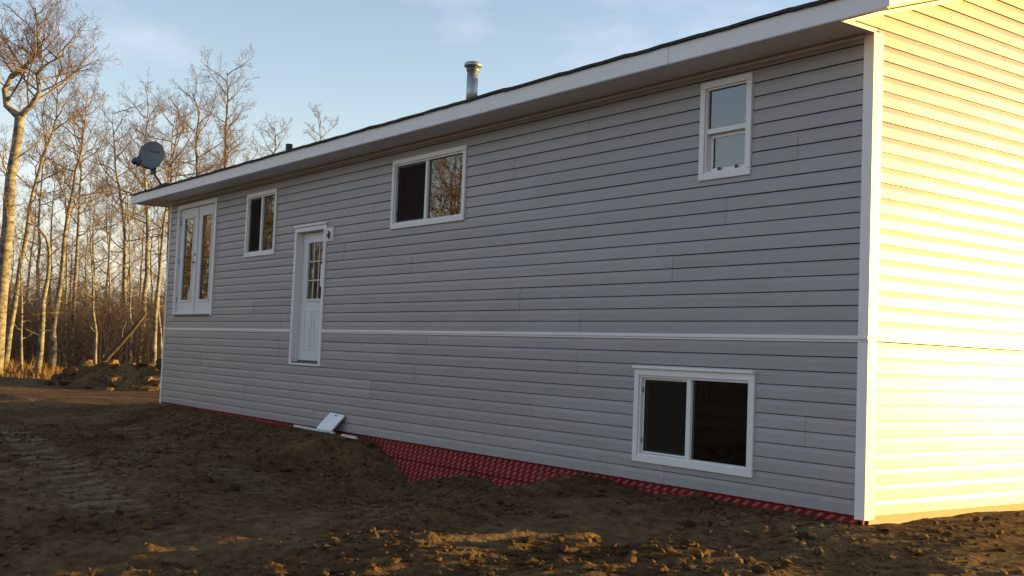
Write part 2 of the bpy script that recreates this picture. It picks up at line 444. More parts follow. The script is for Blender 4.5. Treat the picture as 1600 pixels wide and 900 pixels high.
# ---------------------------------------------------------------- ground: one sheet to the horizon
PX = [-40, -16.0, -12.9, -9.9, -8.2, -7.75, -7.35, -6.75, -6.4, -5.9, -5.35, -4.9, -4.5, -4.1, -3.7, -3.3, -3.0, -2.7, -2.25, -1.7, -0.9, 0.0, 1.0, 40]
PZ = [-.20, -.045, -.06, -.055, -.05, -.06, -.21, -.52, -.47, -.36, -.27, -.33, -.34, -.29, -.22, -.11, -.045, -.085, -.09, -.06, -.06, -.05, -.10, -.2]
def ground_z(x, y, fine=True, dry=None):
    x = np.asarray(x, float); y = np.asarray(y, float)
    prof = np.interp(x, PX, PZ)
    # yard level away from the wall, dropping a little towards the camera
    yard = -0.27 + 0.15 * smooth(-5.5, -0.5, x) - 0.24 * smooth(-2.0, -7.0, y) * smooth(-9, -3, x) - 0.04 * smooth(-3, -8, y) - 0.03 * smooth(-15, -19, x) + 0.16 * smooth(-28, -42, x) - 0.11 * smooth(-8.3, -7.2, x) * smooth(-2.6, -4.6, x) * smooth(-3.2, -1.2, y)
    yard = yard + 0.42 * smooth(6, 30, y) * smooth(-30, -44, x)
    d = np.clip(-y, 0, None)
    dw = np.where((x > -7.9) & (x < -3.3), 0.85, 1.9)
    k = smooth(dw, 0.12, d)
    k = np.where(y > 0, 1 - 0.35 * smooth(0.0, 6, y), k)
    k = k * smooth(-19.5, -16.2, x) * np.where(x > 0.3, smooth(3.0, 0.3, x), 1)
    z = yard * (1 - k) + prof * k
    # heaped backfill in front of the pit's left end
    z = z + 0.10 * np.exp(-(((x + 8.3) / 0.9) ** 2 + ((y + 0.7) / 0.6) ** 2))
    z = z + 0.06 * np.exp(-(((x + 5.4) / 0.55) ** 2 + ((y + 0.75) / 0.4) ** 2))
    z = z + 0.09 * np.exp(-(((x + 3.0) / 0.55) ** 2 + ((y + 0.45) / 0.35) ** 2))
    near = smooth(-34, -20, x) * smooth(30, 12, x) * smooth(-30, -16, y)
    wallk = 0.35 + 0.65 * smooth(0.05, 0.9, d)
    z = z + near * wallk * 0.12 * fbm(x * 0.42, y * 0.42, 3, 3)
    z = z + (1 - near) * 0.35 * fbm(x * 0.11, y * 0.11, 5, 4) * smooth(-16, -26, x)
    base = z
    if fine:
        amp = wallk * (0.25 + 0.75 * near)
        z = z + amp * 0.050 * fbm(x * 1.7, y * 1.7, 11, 3)
        # scrape streaks pushed along the house
        z = z + amp * 0.052 * fbm(x * 4.2 + 0.3 * y, y * 1.1, 21, 3, 0.6)
        z = z + amp * 0.022 * fbm(x * 11 - 1.5 * y, y * 2.4, 25, 2, 0.6)
        if dry is not None:
            np.maximum(dry, near * 0.22 * smooth(0.08, 0.40, fbm(x * 3.2 + 0.2 * y, y * 1.1, 81, 4, 0.65)) * smooth(-0.1, 0.3, fbm(x * 0.35, y * 0.35, 83, 2) + 0.05), out=dry)
        # clods and crumbs
        c = fbm(x * 6.5, y * 6.5, 31, 3, 0.6)
        z = z + amp * 0.075 * np.clip(c - 0.13, 0, 1) * smooth(-0.15, 0.35, fbm(x * 0.6, y * 0.6, 41, 2) + 0.12)
        z = z + amp * 0.018 * fbm(x * 14, y * 14, 51, 2)
        # crawler track prints running along the yard
        for yc, w, a, x0, x1, ph in ((-3.65, 0.25, 1.0, -15, -3.4, 0.0), (-1.85, 0.25, 0.6, -14, -4.6, 0.4), (-5.0, 0.25, 0.6, -9, -1.0, 0.2), (-2.85, 0.25, 0.5, -8.5, -2.0, 0.7)):
            yy = y - (yc - 0.115 * (x + 11.3) + 0.06 * np.sin(x * 0.5 + ph))
            m = smooth(w + 0.08, w - 0.02, np.abs(yy)) * smooth(x0, x0 + 1.2, x) * smooth(x1, x1 - 1.2, x)
            m = m * smooth(-0.30, 0.1, fbm(x * 0.9, y * 0.9, 61, 2) + 0.10)
            cl = np.abs(((x + 0.10 * yy + 0.025 * vnoise(x * 3, y * 3, 78)) / 0.44 + ph) % 1.0 - 0.5) * 2
            if dry is not None: np.maximum(dry, a * m * smooth(0.62, 0.80, cl) * (0.95 + 0.6 * vnoise(x * 3, y * 3, 79)), out=dry)
            kf = np.clip(0.9 * m * min(1.0, a + 0.2), 0, 1)
            z = z * (1 - kf) + (base + 0.25 * (z - base)) * kf
            z = z + a * m * (-0.025 + 0.032 * smooth(0.60, 0.85, cl) * (0.9 + 0.5 * vnoise(x * 4, y * 4, 77)))
    return z

def axis(lo, hi, step, far, grow=1.13):
    a = list(np.arange(lo, hi + 1e-6, step))
    s = step; p = hi
    while p < far: s *= grow; p += s; a.append(p)
    s = step; p = lo; b = []
    while p > -far: s *= grow; p -= s; b.append(p)
    return np.array(b[::-1] + a)
gx = axis(-14.0, 2.6, 0.034, 2500, 1.06)
gy = axis(-6.9, 2.6, 0.034, 2500, 1.06)
GX, GY = np.meshgrid(gx, gy, indexing='ij')
fade = smooth(500, 90, np.hypot(GX, GY))
DRY = np.zeros_like(GX)
GZ = ground_z(GX, GY, True, DRY) * fade - 0.2 * (1 - fade)
nx, ny = len(gx), len(gy)
gv = np.stack([GX, GY, GZ], -1).reshape(-1, 3)
ii = (np.arange(nx - 1)[:, None] * ny + np.arange(ny - 1)[None, :])
gf = np.stack([ii, ii + ny, ii + ny + 1, ii + 1], -1).reshape(-1, 4)
me = bpy.data.meshes.new('ground')
me.vertices.add(len(gv)); me.vertices.foreach_set('co', gv.ravel())
me.loops.add(gf.size); me.loops.foreach_set('vertex_index', gf.ravel().astype(np.int32))
me.polygons.add(len(gf)); me.polygons.foreach_set('loop_start', np.arange(0, gf.size, 4, dtype=np.int32))
me.polygons.foreach_set('loop_total', np.full(len(gf), 4, dtype=np.int32))
me.polygons.foreach_set('use_smooth', np.ones(len(gf), dtype=bool))
me.update(calc_edges=True); me.validate()
me.materials.append(MATS['soil'])
at_ = me.attributes.new('dry_soil', 'FLOAT', 'POINT'); at_.data.foreach_set('value', np.clip(DRY, 0, 1).astype(np.float32).ravel())
ground = link('ground', me)
tag(ground, 'bare brown scraped soil yard with track prints around the house', kind='structure')
def gz(x, y): return float(ground_z(np.array([x]), np.array([y]))[0])

# ---------------------------------------------------------------- the house
X0, X1 = -16.02, 0.0          # siding run of the long wall
XE = 0.055                    # plane of the gable wall
DEP = 8.2                     # house depth
house = empty('house', (0, 0, 0))
tag(house, 'long grey vinyl-sided house with white trim and dark shingle roof', 'house')

# outer edges of everything set in the long wall: x0, x1, z0, z1
OPEN = {
    'base': (-2.605, -1.075, 0.200, 1.100),
    'big': (-7.495, -5.738, 2.795, 3.722),
    'ur': (-1.823, -1.192, 2.872, 3.797),
    'small': (-12.325, -11.14, 2.643, 3.706),
    'french': (-15.60, -13.657, 1.672, 3.784),
    'door': (-10.405, -9.355, 0.905, 3.006),
}
CUT = {k: (a + .02, b - .02, c + .02, d - .02) for k, (a, b, c, d) in OPEN.items()}

# structural front wall with real openings
wall = MB()
xs = sorted(set([X0 + .02, X1 + .03] + [v for c in CUT.values() for v in c[:2]]))
zs = sorted(set([0.02, 3.90] + [v for c in CUT.values() for v in c[2:]]))
def solid(xm, zm): return not any(a < xm < b and c < zm < d for a, b, c, d in CUT.values())
for i in range(len(xs) - 1):
    for j in range(len(zs) - 1):
        if solid((xs[i] + xs[i + 1]) / 2, (zs[j] + zs[j + 1]) / 2):
            wall.quad((xs[i], .016, zs[j]), (xs[i + 1], .016, zs[j]), (xs[i + 1], .016, zs[j + 1]), (xs[i], .016, zs[j + 1]))
            wall.quad((xs[i], .15, zs[j]), (xs[i], .15, zs[j + 1]), (xs[i + 1], .15, zs[j + 1]), (xs[i + 1], .15, zs[j]))
for a, b, c, d in CUT.values():
    wall.quad((a, .016, c), (a, .016, d), (a, .15, d), (a, .15, c)); wall.quad((b, .016, c), (b, .15, c), (b, .15, d), (b, .016, d))
    wall.quad((a, .016, d), (b, .016, d), (b, .15, d), (a, .15, d)); wall.quad((a, .016, c), (a, .15, c), (b, .15, c), (b, .016, c))
front_wall = wall.build('wall', 'sheathing', house)

EAVE_Y, SOF_Z, PITCH = -0.455, 3.905, 0.3333
RIDGE_Y = DEP / 2
def roof_under(y): return SOF_Z + 0.012 + (y - EAVE_Y) * PITCH       # underside line of the rake
gw = MB()
def tri(x): gw.poly([(x, -.0, .02), (x, DEP, .02), (x, DEP, 3.9), (x, RIDGE_Y, roof_under(RIDGE_Y) - .03), (x, -.0, 3.9)])
tri(XE - .04); tri(XE - .17)
gable_wall = gw.build('wall', 'sheathing', house)
bw = MB()
bw.box(X0, X0 + .15, .152, DEP, .02, 3.88)
for x_ in (X0 + .01, X0 + .12): bw.poly([(x_, -.0, 3.881), (x_, DEP, 3.881), (x_, DEP, 4.06), (x_, RIDGE_Y, roof_under(RIDGE_Y) + .15), (x_, 0, 4.06)])
bw.poly([(X0, .17, 3.9), (XE - .1, .17, 3.9), (XE - .1, .17, 4.2), (X0, .17, 4.2)]); bw.box(X0 + .152, XE - .172, DEP - .15, DEP - .002, .02, 4.06)
bw.build('wall', 'siding', house)
# inside, seen darkly through the glass
ins = MB()
ins.box(X0 + .16, XE - .18, .16, DEP - .16, 1.30, 1.40)
ins.box(X0 + .16, XE - .18, .16, DEP - .16, 3.87, 3.895)
ins.box(X0 + .16, XE - .18, .16, DEP - .16, -1.0, -.9)
for xp in (-3.6, -8.3, -10.9, -13.0): ins.box(xp, xp + .1, .152, DEP - .16, 1.402, 3.868)
ins.box(X0 + .16, XE - .18, 4.0, 4.1, -.898, 1.298); ins.box(-3.6, -3.5, .152, 3.998, -.898, 1.298)
ins.box(-3.498, XE - .18, 3.2, 3.3, 1.402, 3.868); ins.box(-8.198, -3.602, 3.6, 3.7, 1.402, 3.868)
ins.box(X0 + .16, -13.002, 3.4, 3.5, 1.402, 3.868); ins.box(-12.898, -10.902, 3.1, 3.2, 1.402, 3.868); ins.box(-10.798, -8.302, 2.1, 2.2, 1.402, 3.868)
ins.build('interior', 'drywall', house)

# foundation and its red sheet
fd = MB(); fd.box(X0 + .06, XE - .07, .062, DEP - .05, -2.0, .018)
found = fd.build('foundation', 'foundation_tar', house)
random.seed(4)
def sheet(x0, x1, z0, z1, y, bulge, n=10, name='membrane_sheet'):
    m = MB(); nz = 4; g = []
    for i in range(n + 1):
        for j in range(nz + 1):
            x = x0 + (x1 - x0) * i / n; z = z0 + (z1 - z0) * j / nz
            g.append((x, y + bulge * (1 - j / nz) + random.uniform(-.004, .004) * (0 < j < nz), z))
    m.v = g
    for i in range(n):
        for j in range(nz):
            a = i * (nz + 1) + j; m.f.append((a, a + nz + 1, a + nz + 2, a + 1))
    for edge in ([(i * (nz + 1) + nz) for i in range(n + 1)],):
        for a, b in zip(edge[:-1], edge[1:]):
            k = len(m.v); va, vb = m.v[a], m.v[b]
            m.v += [(va[0], va[1] + .012, va[2]), (vb[0], vb[1] + .012, vb[2])]; m.f.append((a, b, k + 1, k))
    return m.build(name, 'red_membrane', house, smooth=False)
for a, b in ((-15.9, -10.62), (-10.612, -5.389), (-5.374, -0.02)):
    sheet(a, b, -.200, .015, .026, -.006)
    sheet(a + .3, b + .28 if b < -1 else b, -1.1, -.214, .046, -.03)
gm = MB(); gm.box(XE - .065, XE - .045, .05, DEP - .06, -1.2, .03)
gm.build('membrane_sheet', 'red_membrane', house)
gs = MB(); gs.box(XE - .043, XE - .028, .10, DEP - .06, -.30, .028)
gs.build('foundation_board', 'timber', house)

# --- siding: double lap panels, each one a mesh of its own
CH = 0.1254
def lap_deep(h):                      # stand-off of the face at height h above the butt of its course
    t = h / CH
    if t < 0.62: return 0.0175 - 0.0025 * t / 0.62
    s_ = (t - 0.62) / 0.38
    if s_ < 0.8: return 0.015 - 0.0075 * s_ / 0.8
    return 0.0075 - 0.0215 * (s_ - 0.8) / 0.2
def lap_shallow(h):
    return max(lap_deep(h), 0.003)
HS = [0.0, 0.30, 0.62, 0.77, 0.924, 0.962, 1.0]
def clip_poly(poly, a, b, c):    # keep a*u+b*v<=c
    out = []
    for i in range(len(poly)):
        p, q = poly[i], poly[(i + 1) % len(poly)]
        fp, fq = a * p[0] + b * p[1] - c, a * q[0] + b * q[1] - c
        if fp <= 0: out.append(p)
        if fp * fq < 0:
            t = fp / (fp - fq); out.append((p[0] + t * (q[0] - p[0]), p[1] + t * (q[1] - p[1])))
    return out
def panel(parent, to3d, u0, u1, z0, ncourse, ztop, cuts, half, off, mat):
    lap = lap_shallow if to3d is gable3d else lap_deep
    """one panel u0..u1, courses upwards from z0; rectangles 'cuts' removed, clipped by half planes"""
    m = MB()
    us = sorted(set([u0, u1] + [v for c in cuts for v in c[:2] if u0 < v < u1]))
    for c_ in range(ncourse):
        zb = z0 + c_ * CH
        if zb >= ztop - 0.004: break
        for i in range(len(us) - 1):
            ua, ub = us[i], us[i + 1]; um = (ua + ub) / 2
            holes = [(c[2], c[3]) for c in cuts if c[0] < um < c[1]]
            hs = sorted(set([zb + CH * t for t in HS] + [h for ho in holes for h in ho if zb < h < zb + CH] + [ztop]))
            for k in range(len(hs) - 1):
                za, zc = hs[k], hs[k + 1]; zm = (za + zc) / 2
                if zm > ztop or zm > zb + CH or any(a < zm < b for a, b in holes): continue
                poly = [(ua, za), (ub, za), (ub, zc), (ua, zc)]
                for hp in half: poly = clip_poly(poly, *hp) if poly else poly
                if len(poly) >= 3: m.poly([to3d(u, z, lap(min(CH, max(0, z - zb))) + off) for u, z in poly])
            if not any(a < zb + .004 < b for a, b in holes):      # the butt: lip turned back under the course
                poly = [(ua, zb), (ub, zb)]
                if all(hp[0] * um + hp[1] * zb <= hp[2] for hp in half):
                    if half:
                        lo, hi = ua, ub
                        for a, b, c in half:
                            if abs(a) > 1e-9:
                                lim = (c - b * zb) / a
                                if a > 0: hi = min(hi, lim)
                                else: lo = max(lo, lim)
                        if hi <= lo: continue
                        poly = [(lo, zb), (hi, zb)]
                    (a0, _), (a1, _) = poly
                    d1, d0 = lap(0) + off, (0.0015 if to3d is gable3d else -.012) + off
                    m.quad(to3d(a0, zb, d1), to3d(a0, zb + .001, d0), to3d(a1, zb + .001, d0), to3d(a1, zb, d1))
        # little end returns so a lap joint shows as a step
        for u in (u0, u1):
            if not any(c[0] < u < c[1] and c[2] < zb + CH / 2 < c[3] for c in cuts) and not half:
                zt = min(zb + CH, ztop)
                m.poly([to3d(u, zb, lap(0) + off), to3d(u, zb + .62 * CH if zb + .62 * CH < zt else zt, lap(.62 * CH) + off), to3d(u, zt, lap(zt - zb) + off), to3d(u, zt, -.006), to3d(u, zb, -.006)])
    if m.f: m.build('siding_panel', mat, parent)

def run_panels(parent, to3d, ulo, uhi, z0, ztop, cuts, half, seed, first=None):
    rng = random.Random(seed); row = 0; z = z0
    while z < ztop - 0.004:
        stag = (first[row] if first and row < len(first) and first[row] is not None else rng.uniform(0.4, 3.6))
        ends = [uhi]
        u = uhi - stag
        while u > ulo + 0.25: ends.append(u); u -= 3.66
        ends.append(ulo)
        for k in range(len(ends) - 1):
            b, a = ends[k], ends[k + 1]
            inside = [c for c in cuts if c[0] < b and c[1] > a and c[2] < z + 2 * CH and c[3] > z]
            zt_ = min(z + 2 * CH, ztop); runs = [(a, b + (0.022 if k else 0))]
            for c in inside:                      # an opening through the full height leaves two pieces
                if c[2] <= z and c[3] >= zt_:
                    runs = [r_ for p0, p1 in runs for r_ in ((p0, min(p1, c[0])), (max(p0, c[1]), p1)) if r_[1] - r_[0] > .01]
            mt_ = 'siding'
            for p0, p1 in runs:
                panel(parent, to3d, p0, p1, z, 2, ztop, [c for c in inside if c[0] < p1 - 1e-6 and c[1] > p0 + 1e-6], half,
                      (0.0012 if to3d is gable3d else 0.0036) if (k + row) % 2 else 0.0, mt_)
        z += 2 * CH; row += 1
front3d = lambda u, z, d: (u, -d, z)
gable3d = lambda u, z, d: (XE - .026 + d + .008, u, z)
cuts = list(CUT.values())
run_panels(front_wall, front3d, X0, X1, 0.020, 1.402, cuts, [], 7, [2.2, 1.1, 0.55, 3.1, 3.53, 2.85])
run_panels(front_wall, front3d, X0, X1, 1.444, 3.876, cuts, [], 8, [3.51, 0.92, 2.17, 3.27, 1.5, 2.6, 0.7])
# gable: clipped under the rake on both slopes
hr = [(-PITCH, 1.0, roof_under(0) - .005), (PITCH, 1.0, roof_under(0) + PITCH * 2 * RIDGE_Y - .005)]
run_panels(gable_wall, gable3d, 0.085, DEP - .02, 0.020, 1.402, [], [], 17)
run_panels(gable_wall, gable3d, 0.085, DEP - .02, 1.444, 1.444 + 20 * CH, [], [], 18)
panel(gable_wall, gable3d, EAVE_Y + .02, .084, 1.444 + 19 * CH, 1, 9, [], [(0.0, -1.0, -3.925)], 0.0, 'siding')
run_panels(gable_wall, gable3d, EAVE_Y + .02, DEP - .02, 1.444 + 20 * CH - .0, roof_under(RIDGE_Y), [], hr, 19)

# --- white trim
def trim(name, *boxes, mat='white_trim', bevel=.004, parent=house):
    m = MB()
    for b in boxes: m.box(*b)
    return m.build(name, mat, parent, bevel=bevel)
for za, zb in ((-.01, 1.405), (1.438, 3.905)):
    trim('corner_post', (-.022, .075, -.024, .0, za, zb), (.048, .0745, .0005, .105, za, zb))
    trim('corner_post', (X0 - .05, X0 + .022, -.024, .0, za, zb), (X0 - .0495, X0 - .03, .0005, .1, za, zb))
def belt(a, b):
    trim('belt_trim', (a, b, -.036, .002, 1.412, 1.446), (a, b, -.026, .002, 1.392, 1.4115), bevel=.005)
belt(X0 - .055, OPEN['door'][0] - .001); belt(OPEN['door'][1] + .001, -4.02); belt(-4.018, .079)
trim('belt_trim', (.050, .077, .106, 4.0, 1.406, 1.446), (.049, .0768, .001, .1055, 1.4055, 1.4375), bevel=.005)
trim('belt_trim', (.050, .077, 4.002, DEP, 1.406, 1.446), bevel=.005)
for a, b in ((X0, -10.7), (-10.697, -4.2), (-4.197, -.023)):
    trim('soffit_channel', (a, b, -.026, .0, 3.868, 3.8985), bevel=.003)
# trim where the gable siding meets the eave box and the rake
rk = MB()
x0_, x1_ = XE - .02, XE + .024
rk.box(x0_, x1_, EAVE_Y + .005, .0, SOF_Z - .012, SOF_Z + .022)
rk.build('gable_channel', 'white_trim', house, bevel=.003)
def slope_box(m, xa, xb, ya, yb, dz0, dz1, base=roof_under):
    i = len(m.v)
    for x in (xa, xb):
        for y in (ya, yb):
            m.v += [(x, y, base(y) + dz0), (x, y, base(y) + dz1)]
    for q in ((0, 1, 3, 2), (4, 6, 7, 5), (0, 4, 5, 1), (2, 3, 7, 6), (1, 5, 7, 3), (0, 2, 6, 4)):
        m.f.append(tuple(i + k for k in q))
back = lambda y: roof_under(2 * RIDGE_Y - y)
rk = MB(); slope_box(rk, x0_, x1_ + .004, EAVE_Y + .03, RIDGE_Y, -.04, -.004)
rk.build('rake_channel', 'white_trim', house, bevel=.003)
rk = MB(); slope_box(rk, x0_, x1_ + .004, RIDGE_Y + .002, DEP + .4, -.04, -.004, back)
rk.build('rake_channel', 'white_trim', house, bevel=.003)

# --- eaves: soffit panels, fascia, rake, roof
XR0, XR1 = -17.05, 0.51
sp = MB()
W_ = 0.40
for k in range(4):                                   # four shallow flutes across the panel
    a = k * W_ / 4
    sp.quad((a + .004, 0, .006), (a + W_ / 4 - .012, 0, .006), (a + W_ / 4 - .012, .43, .006), (a + .004, .43, .006))
    sp.quad((a + W_ / 4 - .012, 0, .006), (a + W_ / 4 - .006, 0, .014), (a + W_ / 4 - .006, .43, .014), (a + W_ / 4 - .012, .43, .006))
    sp.quad((a + W_ / 4 - .006, 0, .014), (a + W_ / 4 + .004, 0, .006), (a + W_ / 4 + .004, .43, .006), (a + W_ / 4 - .006, .43, .014))
sp.quad((0, 0, .016), (W_, 0, .016), (W_, .43, .016), (0, .43, .016))
sme = sp.mesh('soffit_panel', 'soffit_metal')
n_s = int((XE - .03 - XR0) / W_)
for k in range(n_s):
    o = link('soffit_panel', sme, house); o.location = (XE - .03 - (k + 1) * W_, EAVE_Y + .024, SOF_Z - .005)
trim('soffit_end', (XR0, XE - .03 - n_s * W_ - .002, EAVE_Y + .024, -.002, SOF_Z + .001, SOF_Z + .016), mat='soffit_metal')
trim('soffit_end', (XR0 + .02, X0 - .052, .0, DEP + .3, SOF_Z + .0015, SOF_Z + .0165), mat='soffit_metal')
edges = [XR1, -1.82, -4.69, -7.55, -10.39, -13.26, -16.2, XR0]
for k in range(len(edges) - 1):
    a, b = edges[k + 1], edges[k]
    o_ = .0025 if k % 2 else 0
    trim('fascia_board', (a + .0015, b - .0015, EAVE_Y - .018 - o_, EAVE_Y + .004, SOF_Z + .0, 4.072), (a + .0015, b - .0015, EAVE_Y - .016, EAVE_Y + .022, SOF_Z - .008, SOF_Z - .002), mat='fascia_metal', bevel=.003)
rf = MB(); slope_box(rf, XR1 - .002, XR1 + .02, EAVE_Y - .0195, RIDGE_Y, -.005, .16); rf.build('rake_fascia', 'fascia_metal', house, bevel=.003)
rf = MB(); slope_box(rf, XR1 - .002, XR1 + .02, RIDGE_Y + .002, DEP + .45, -.005, .16, back); rf.build('rake_fascia', 'fascia_metal', house, bevel=.003)
rf = MB(); slope_box(rf, XR0 - .02, XR0 - .001, EAVE_Y - .019, RIDGE_Y, -.012, .16); rf.build('rake_fascia', 'fascia_metal', house, bevel=.003)
rf = MB(); slope_box(rf, XE + .03, XR1 - .004, EAVE_Y + .006, RIDGE_Y, .004, .018); rf.build('rake_soffit', 'soffit_metal', house)
rf = MB(); slope_box(rf, XE + .03, XR1 - .004, RIDGE_Y + .002, DEP + .43, .004, .018, back); rf.build('rake_soffit', 'soffit_metal', house)
rf = MB()
slope_box(rf, XR0 - .03, XR1 + .03, EAVE_Y - .03, RIDGE_Y, .165, .190)
slope_box(rf, XR0 - .03, XR1 + .03, RIDGE_Y + .001, DEP + .47, .165, .190, back)
roof = rf.build('roof', 'shingle', house)
trim('fascia_board', (XR0, XR1 - .004, DEP + .445, DEP + .465, SOF_Z, 4.07), (XR0, XR1 - .004, DEP + .001, DEP + .444, SOF_Z + .002, SOF_Z + .015), mat='fascia_metal')
def roof_top(y): return roof_under(y) + .190
rng = random.Random(3)
x = XR1 + .035
while x > XR0:                                       # starter course, each strip lifting a little at its lap
    L_ = rng.uniform(0.94, 1.0); a = max(x - L_, XR0 - .04)
    s_ = MB(); lift = rng.uniform(.0, .012); dp = rng.uniform(-.004, .006); y0 = EAVE_Y - .048 + dp
    n = 6; t0 = .004
    for i in range(n + 1):
        xx = a + (x - a) * i / n; w = rng.uniform(-.004, .004) + lift * (i / n) ** 2
        for (yy, dz) in ((y0, t0 + w - .028), (y0, t0 + w), (y0 + .28, t0 + .006), (y0 + .28, t0 - .001)):
            s_.v.append((xx, yy, roof_top(yy) + dz))
    for i in range(n):
        for j in range(3):
            k = i * 4 + j; s_.f.append((k, k + 4, k + 5, k + 1))
    s_.f += [(0, 1, 2, 3), (n * 4 + 3, n * 4 + 2, n * 4 + 1, n * 4)]
    s_.build('shingle_strip', 'shingle', roof)
    x = a - .003
# second visible course up to a broken stub of drip edge at mid-roof
trim('drip_edge', (-6.05, -5.9, EAVE_Y - .027, EAVE_Y - .02, 4.062, 4.098), mat='fascia_metal', bevel=.002)

# --- windows
def ring(m, a, b, c, d, w, y0, y1, wb=None, wt=None):
    """rectangular frame a..b x c..d, member width w, from y0 (front) to y1"""
    wb = wb or w; wt = wt or w
    m.box(a, b, y0, y1, c, c + wb); m.box(a, b, y0, y1, d - wt, d)
    m.box(a, a + w, y0, y1, c + wb + .0004, d - wt - .0004); m.box(b - w, b, y0, y1, c + wb + .0004, d - wt - .0004)
def pane(a, b, c, d, y, parent, mat='glass'):
    m = MB(); m.box(a, b, y, y + .006, c, d); return m.build('pane', mat, parent)
def slider(key, label, split=.5, cap=False):
    a, b, c, d = OPEN[key]
    m = MB(); ring(m, a, b, c, d, .062, -.040, .03)
    m2 = .012
    w = m.build('window', 'white_vinyl', house, bevel=.004); tag(w, label)
    f = MB(); ring(f, a + .062, b - .062, c + .062, d - .062, .022, -.022, .06); f.build('frame', 'white_vinyl', w, bevel=.003)
    ia, ib, ic, id_ = a + .085, b - .085, c + .085, d - .085
    xm = ia + (ib - ia) * split
    mu = MB(); mu.box(xm - .028, xm + .028, -.018, .03, ic, id_); mu.build('mullion', 'white_vinyl', w, bevel=.003)
    # fixed light on the right, sliding sash with mesh on the left
    s_ = MB(); ring(s_, ia + .001, xm - .029, ic, id_, .04, .032, .058); s_.build('sash', 'white_vinyl', w, bevel=.003)
    pane(ia + .0415, xm - .0695, ic + .0405, id_ - .0405, .042, w)
    pane(xm + .0285, ib - .0005, ic + .0005, id_ - .0005, .012, w)
    sf = MB(); ring(sf, ia + .004, xm - .031, ic + .003, id_ - .003, .016, .006, .014); sc = sf.build('insect_screen', 'threshold_metal' if not cap else 'white_vinyl', w)
    me_ = MB(); me_.box(ia + .0205, xm - .0475, .010, .0106, ic + .0195, id_ - .0195); me_.build('screen_mesh', 'insect_mesh', w)
    lt = MB()
    for z in (ic + .12, id_ - .12): lt.box(ia + .002, ia + .012, .000, .0055, z - .025, z + .025)
    lt.build('latch', 'black_plastic', w)
    if cap:
        cp = MB(); cp.box(a - .006, b + .006, -.066, -.002, d + .0005, d + .03); cp.build('head_cap', 'white_trim', w, bevel=.004)
    return w
slider('base', 'low two-pane sliding window with a white cap above its frame', .47, cap=True)
slider('big', 'wide two-pane sliding window under the eave', .475)
slider('small', 'small two-pane sliding window beside the double door', .5)
# hung window near the corner
a, b, c, d = OPEN['ur']
m = MB(); ring(m, a, b, c, d, .062, -.040, .03)
w = m.build('window', 'white_vinyl', house, bevel=.004); tag(w, 'tall hung window with two stacked panes near the corner')
f = MB(); ring(f, a + .062, b - .062, c + .062, d - .062, .018, -.022, .07); f.build('frame', 'white_vinyl', w, bevel=.003)
ia, ib, ic, id_ = a + .081, b - .081, c + .081, d - .081
zm = (c + d) / 2 - .005
r_ = MB(); r_.box(ia, ib, -.018, .03, zm - .024, zm + .024); r_.build('meeting_rail', 'white_vinyl', w, bevel=.003)
pane(ia, ib, zm + .0245, id_, .006, w)
s_ = MB(); ring(s_, ia + .001, ib - .001, ic, zm - .0245, .034, .03, .056); s_.build('sash', 'white_vinyl', w, bevel=.003)
pane(ia + .0355, ib - .0355, ic + .0345, zm - .059, .04, w)
cl = MB()
for xx in (ia + .14, ib - .12): cl.box(xx - .016, xx + .016, .0, .0115, ic + .004, ic + .034)
cl.build('latch', 'black_plastic', w)
cu = MB(); n_ = 60
for k in range(n_ + 1):
    x_ = ia - .03 + (ib - ia + .06) * k / n_; y_ = .115 + .010 * math.sin(k * .9) + .004 * math.sin(k * 2.3)
    cu.v += [(x_, y_, c + .05), (x_, y_, d - .05)]
cu.f = [(2 * k, 2 * k + 2, 2 * k + 3, 2 * k + 1) for k in range(n_)]
cu.build('curtain', 'white_vinyl', w, smooth=True)

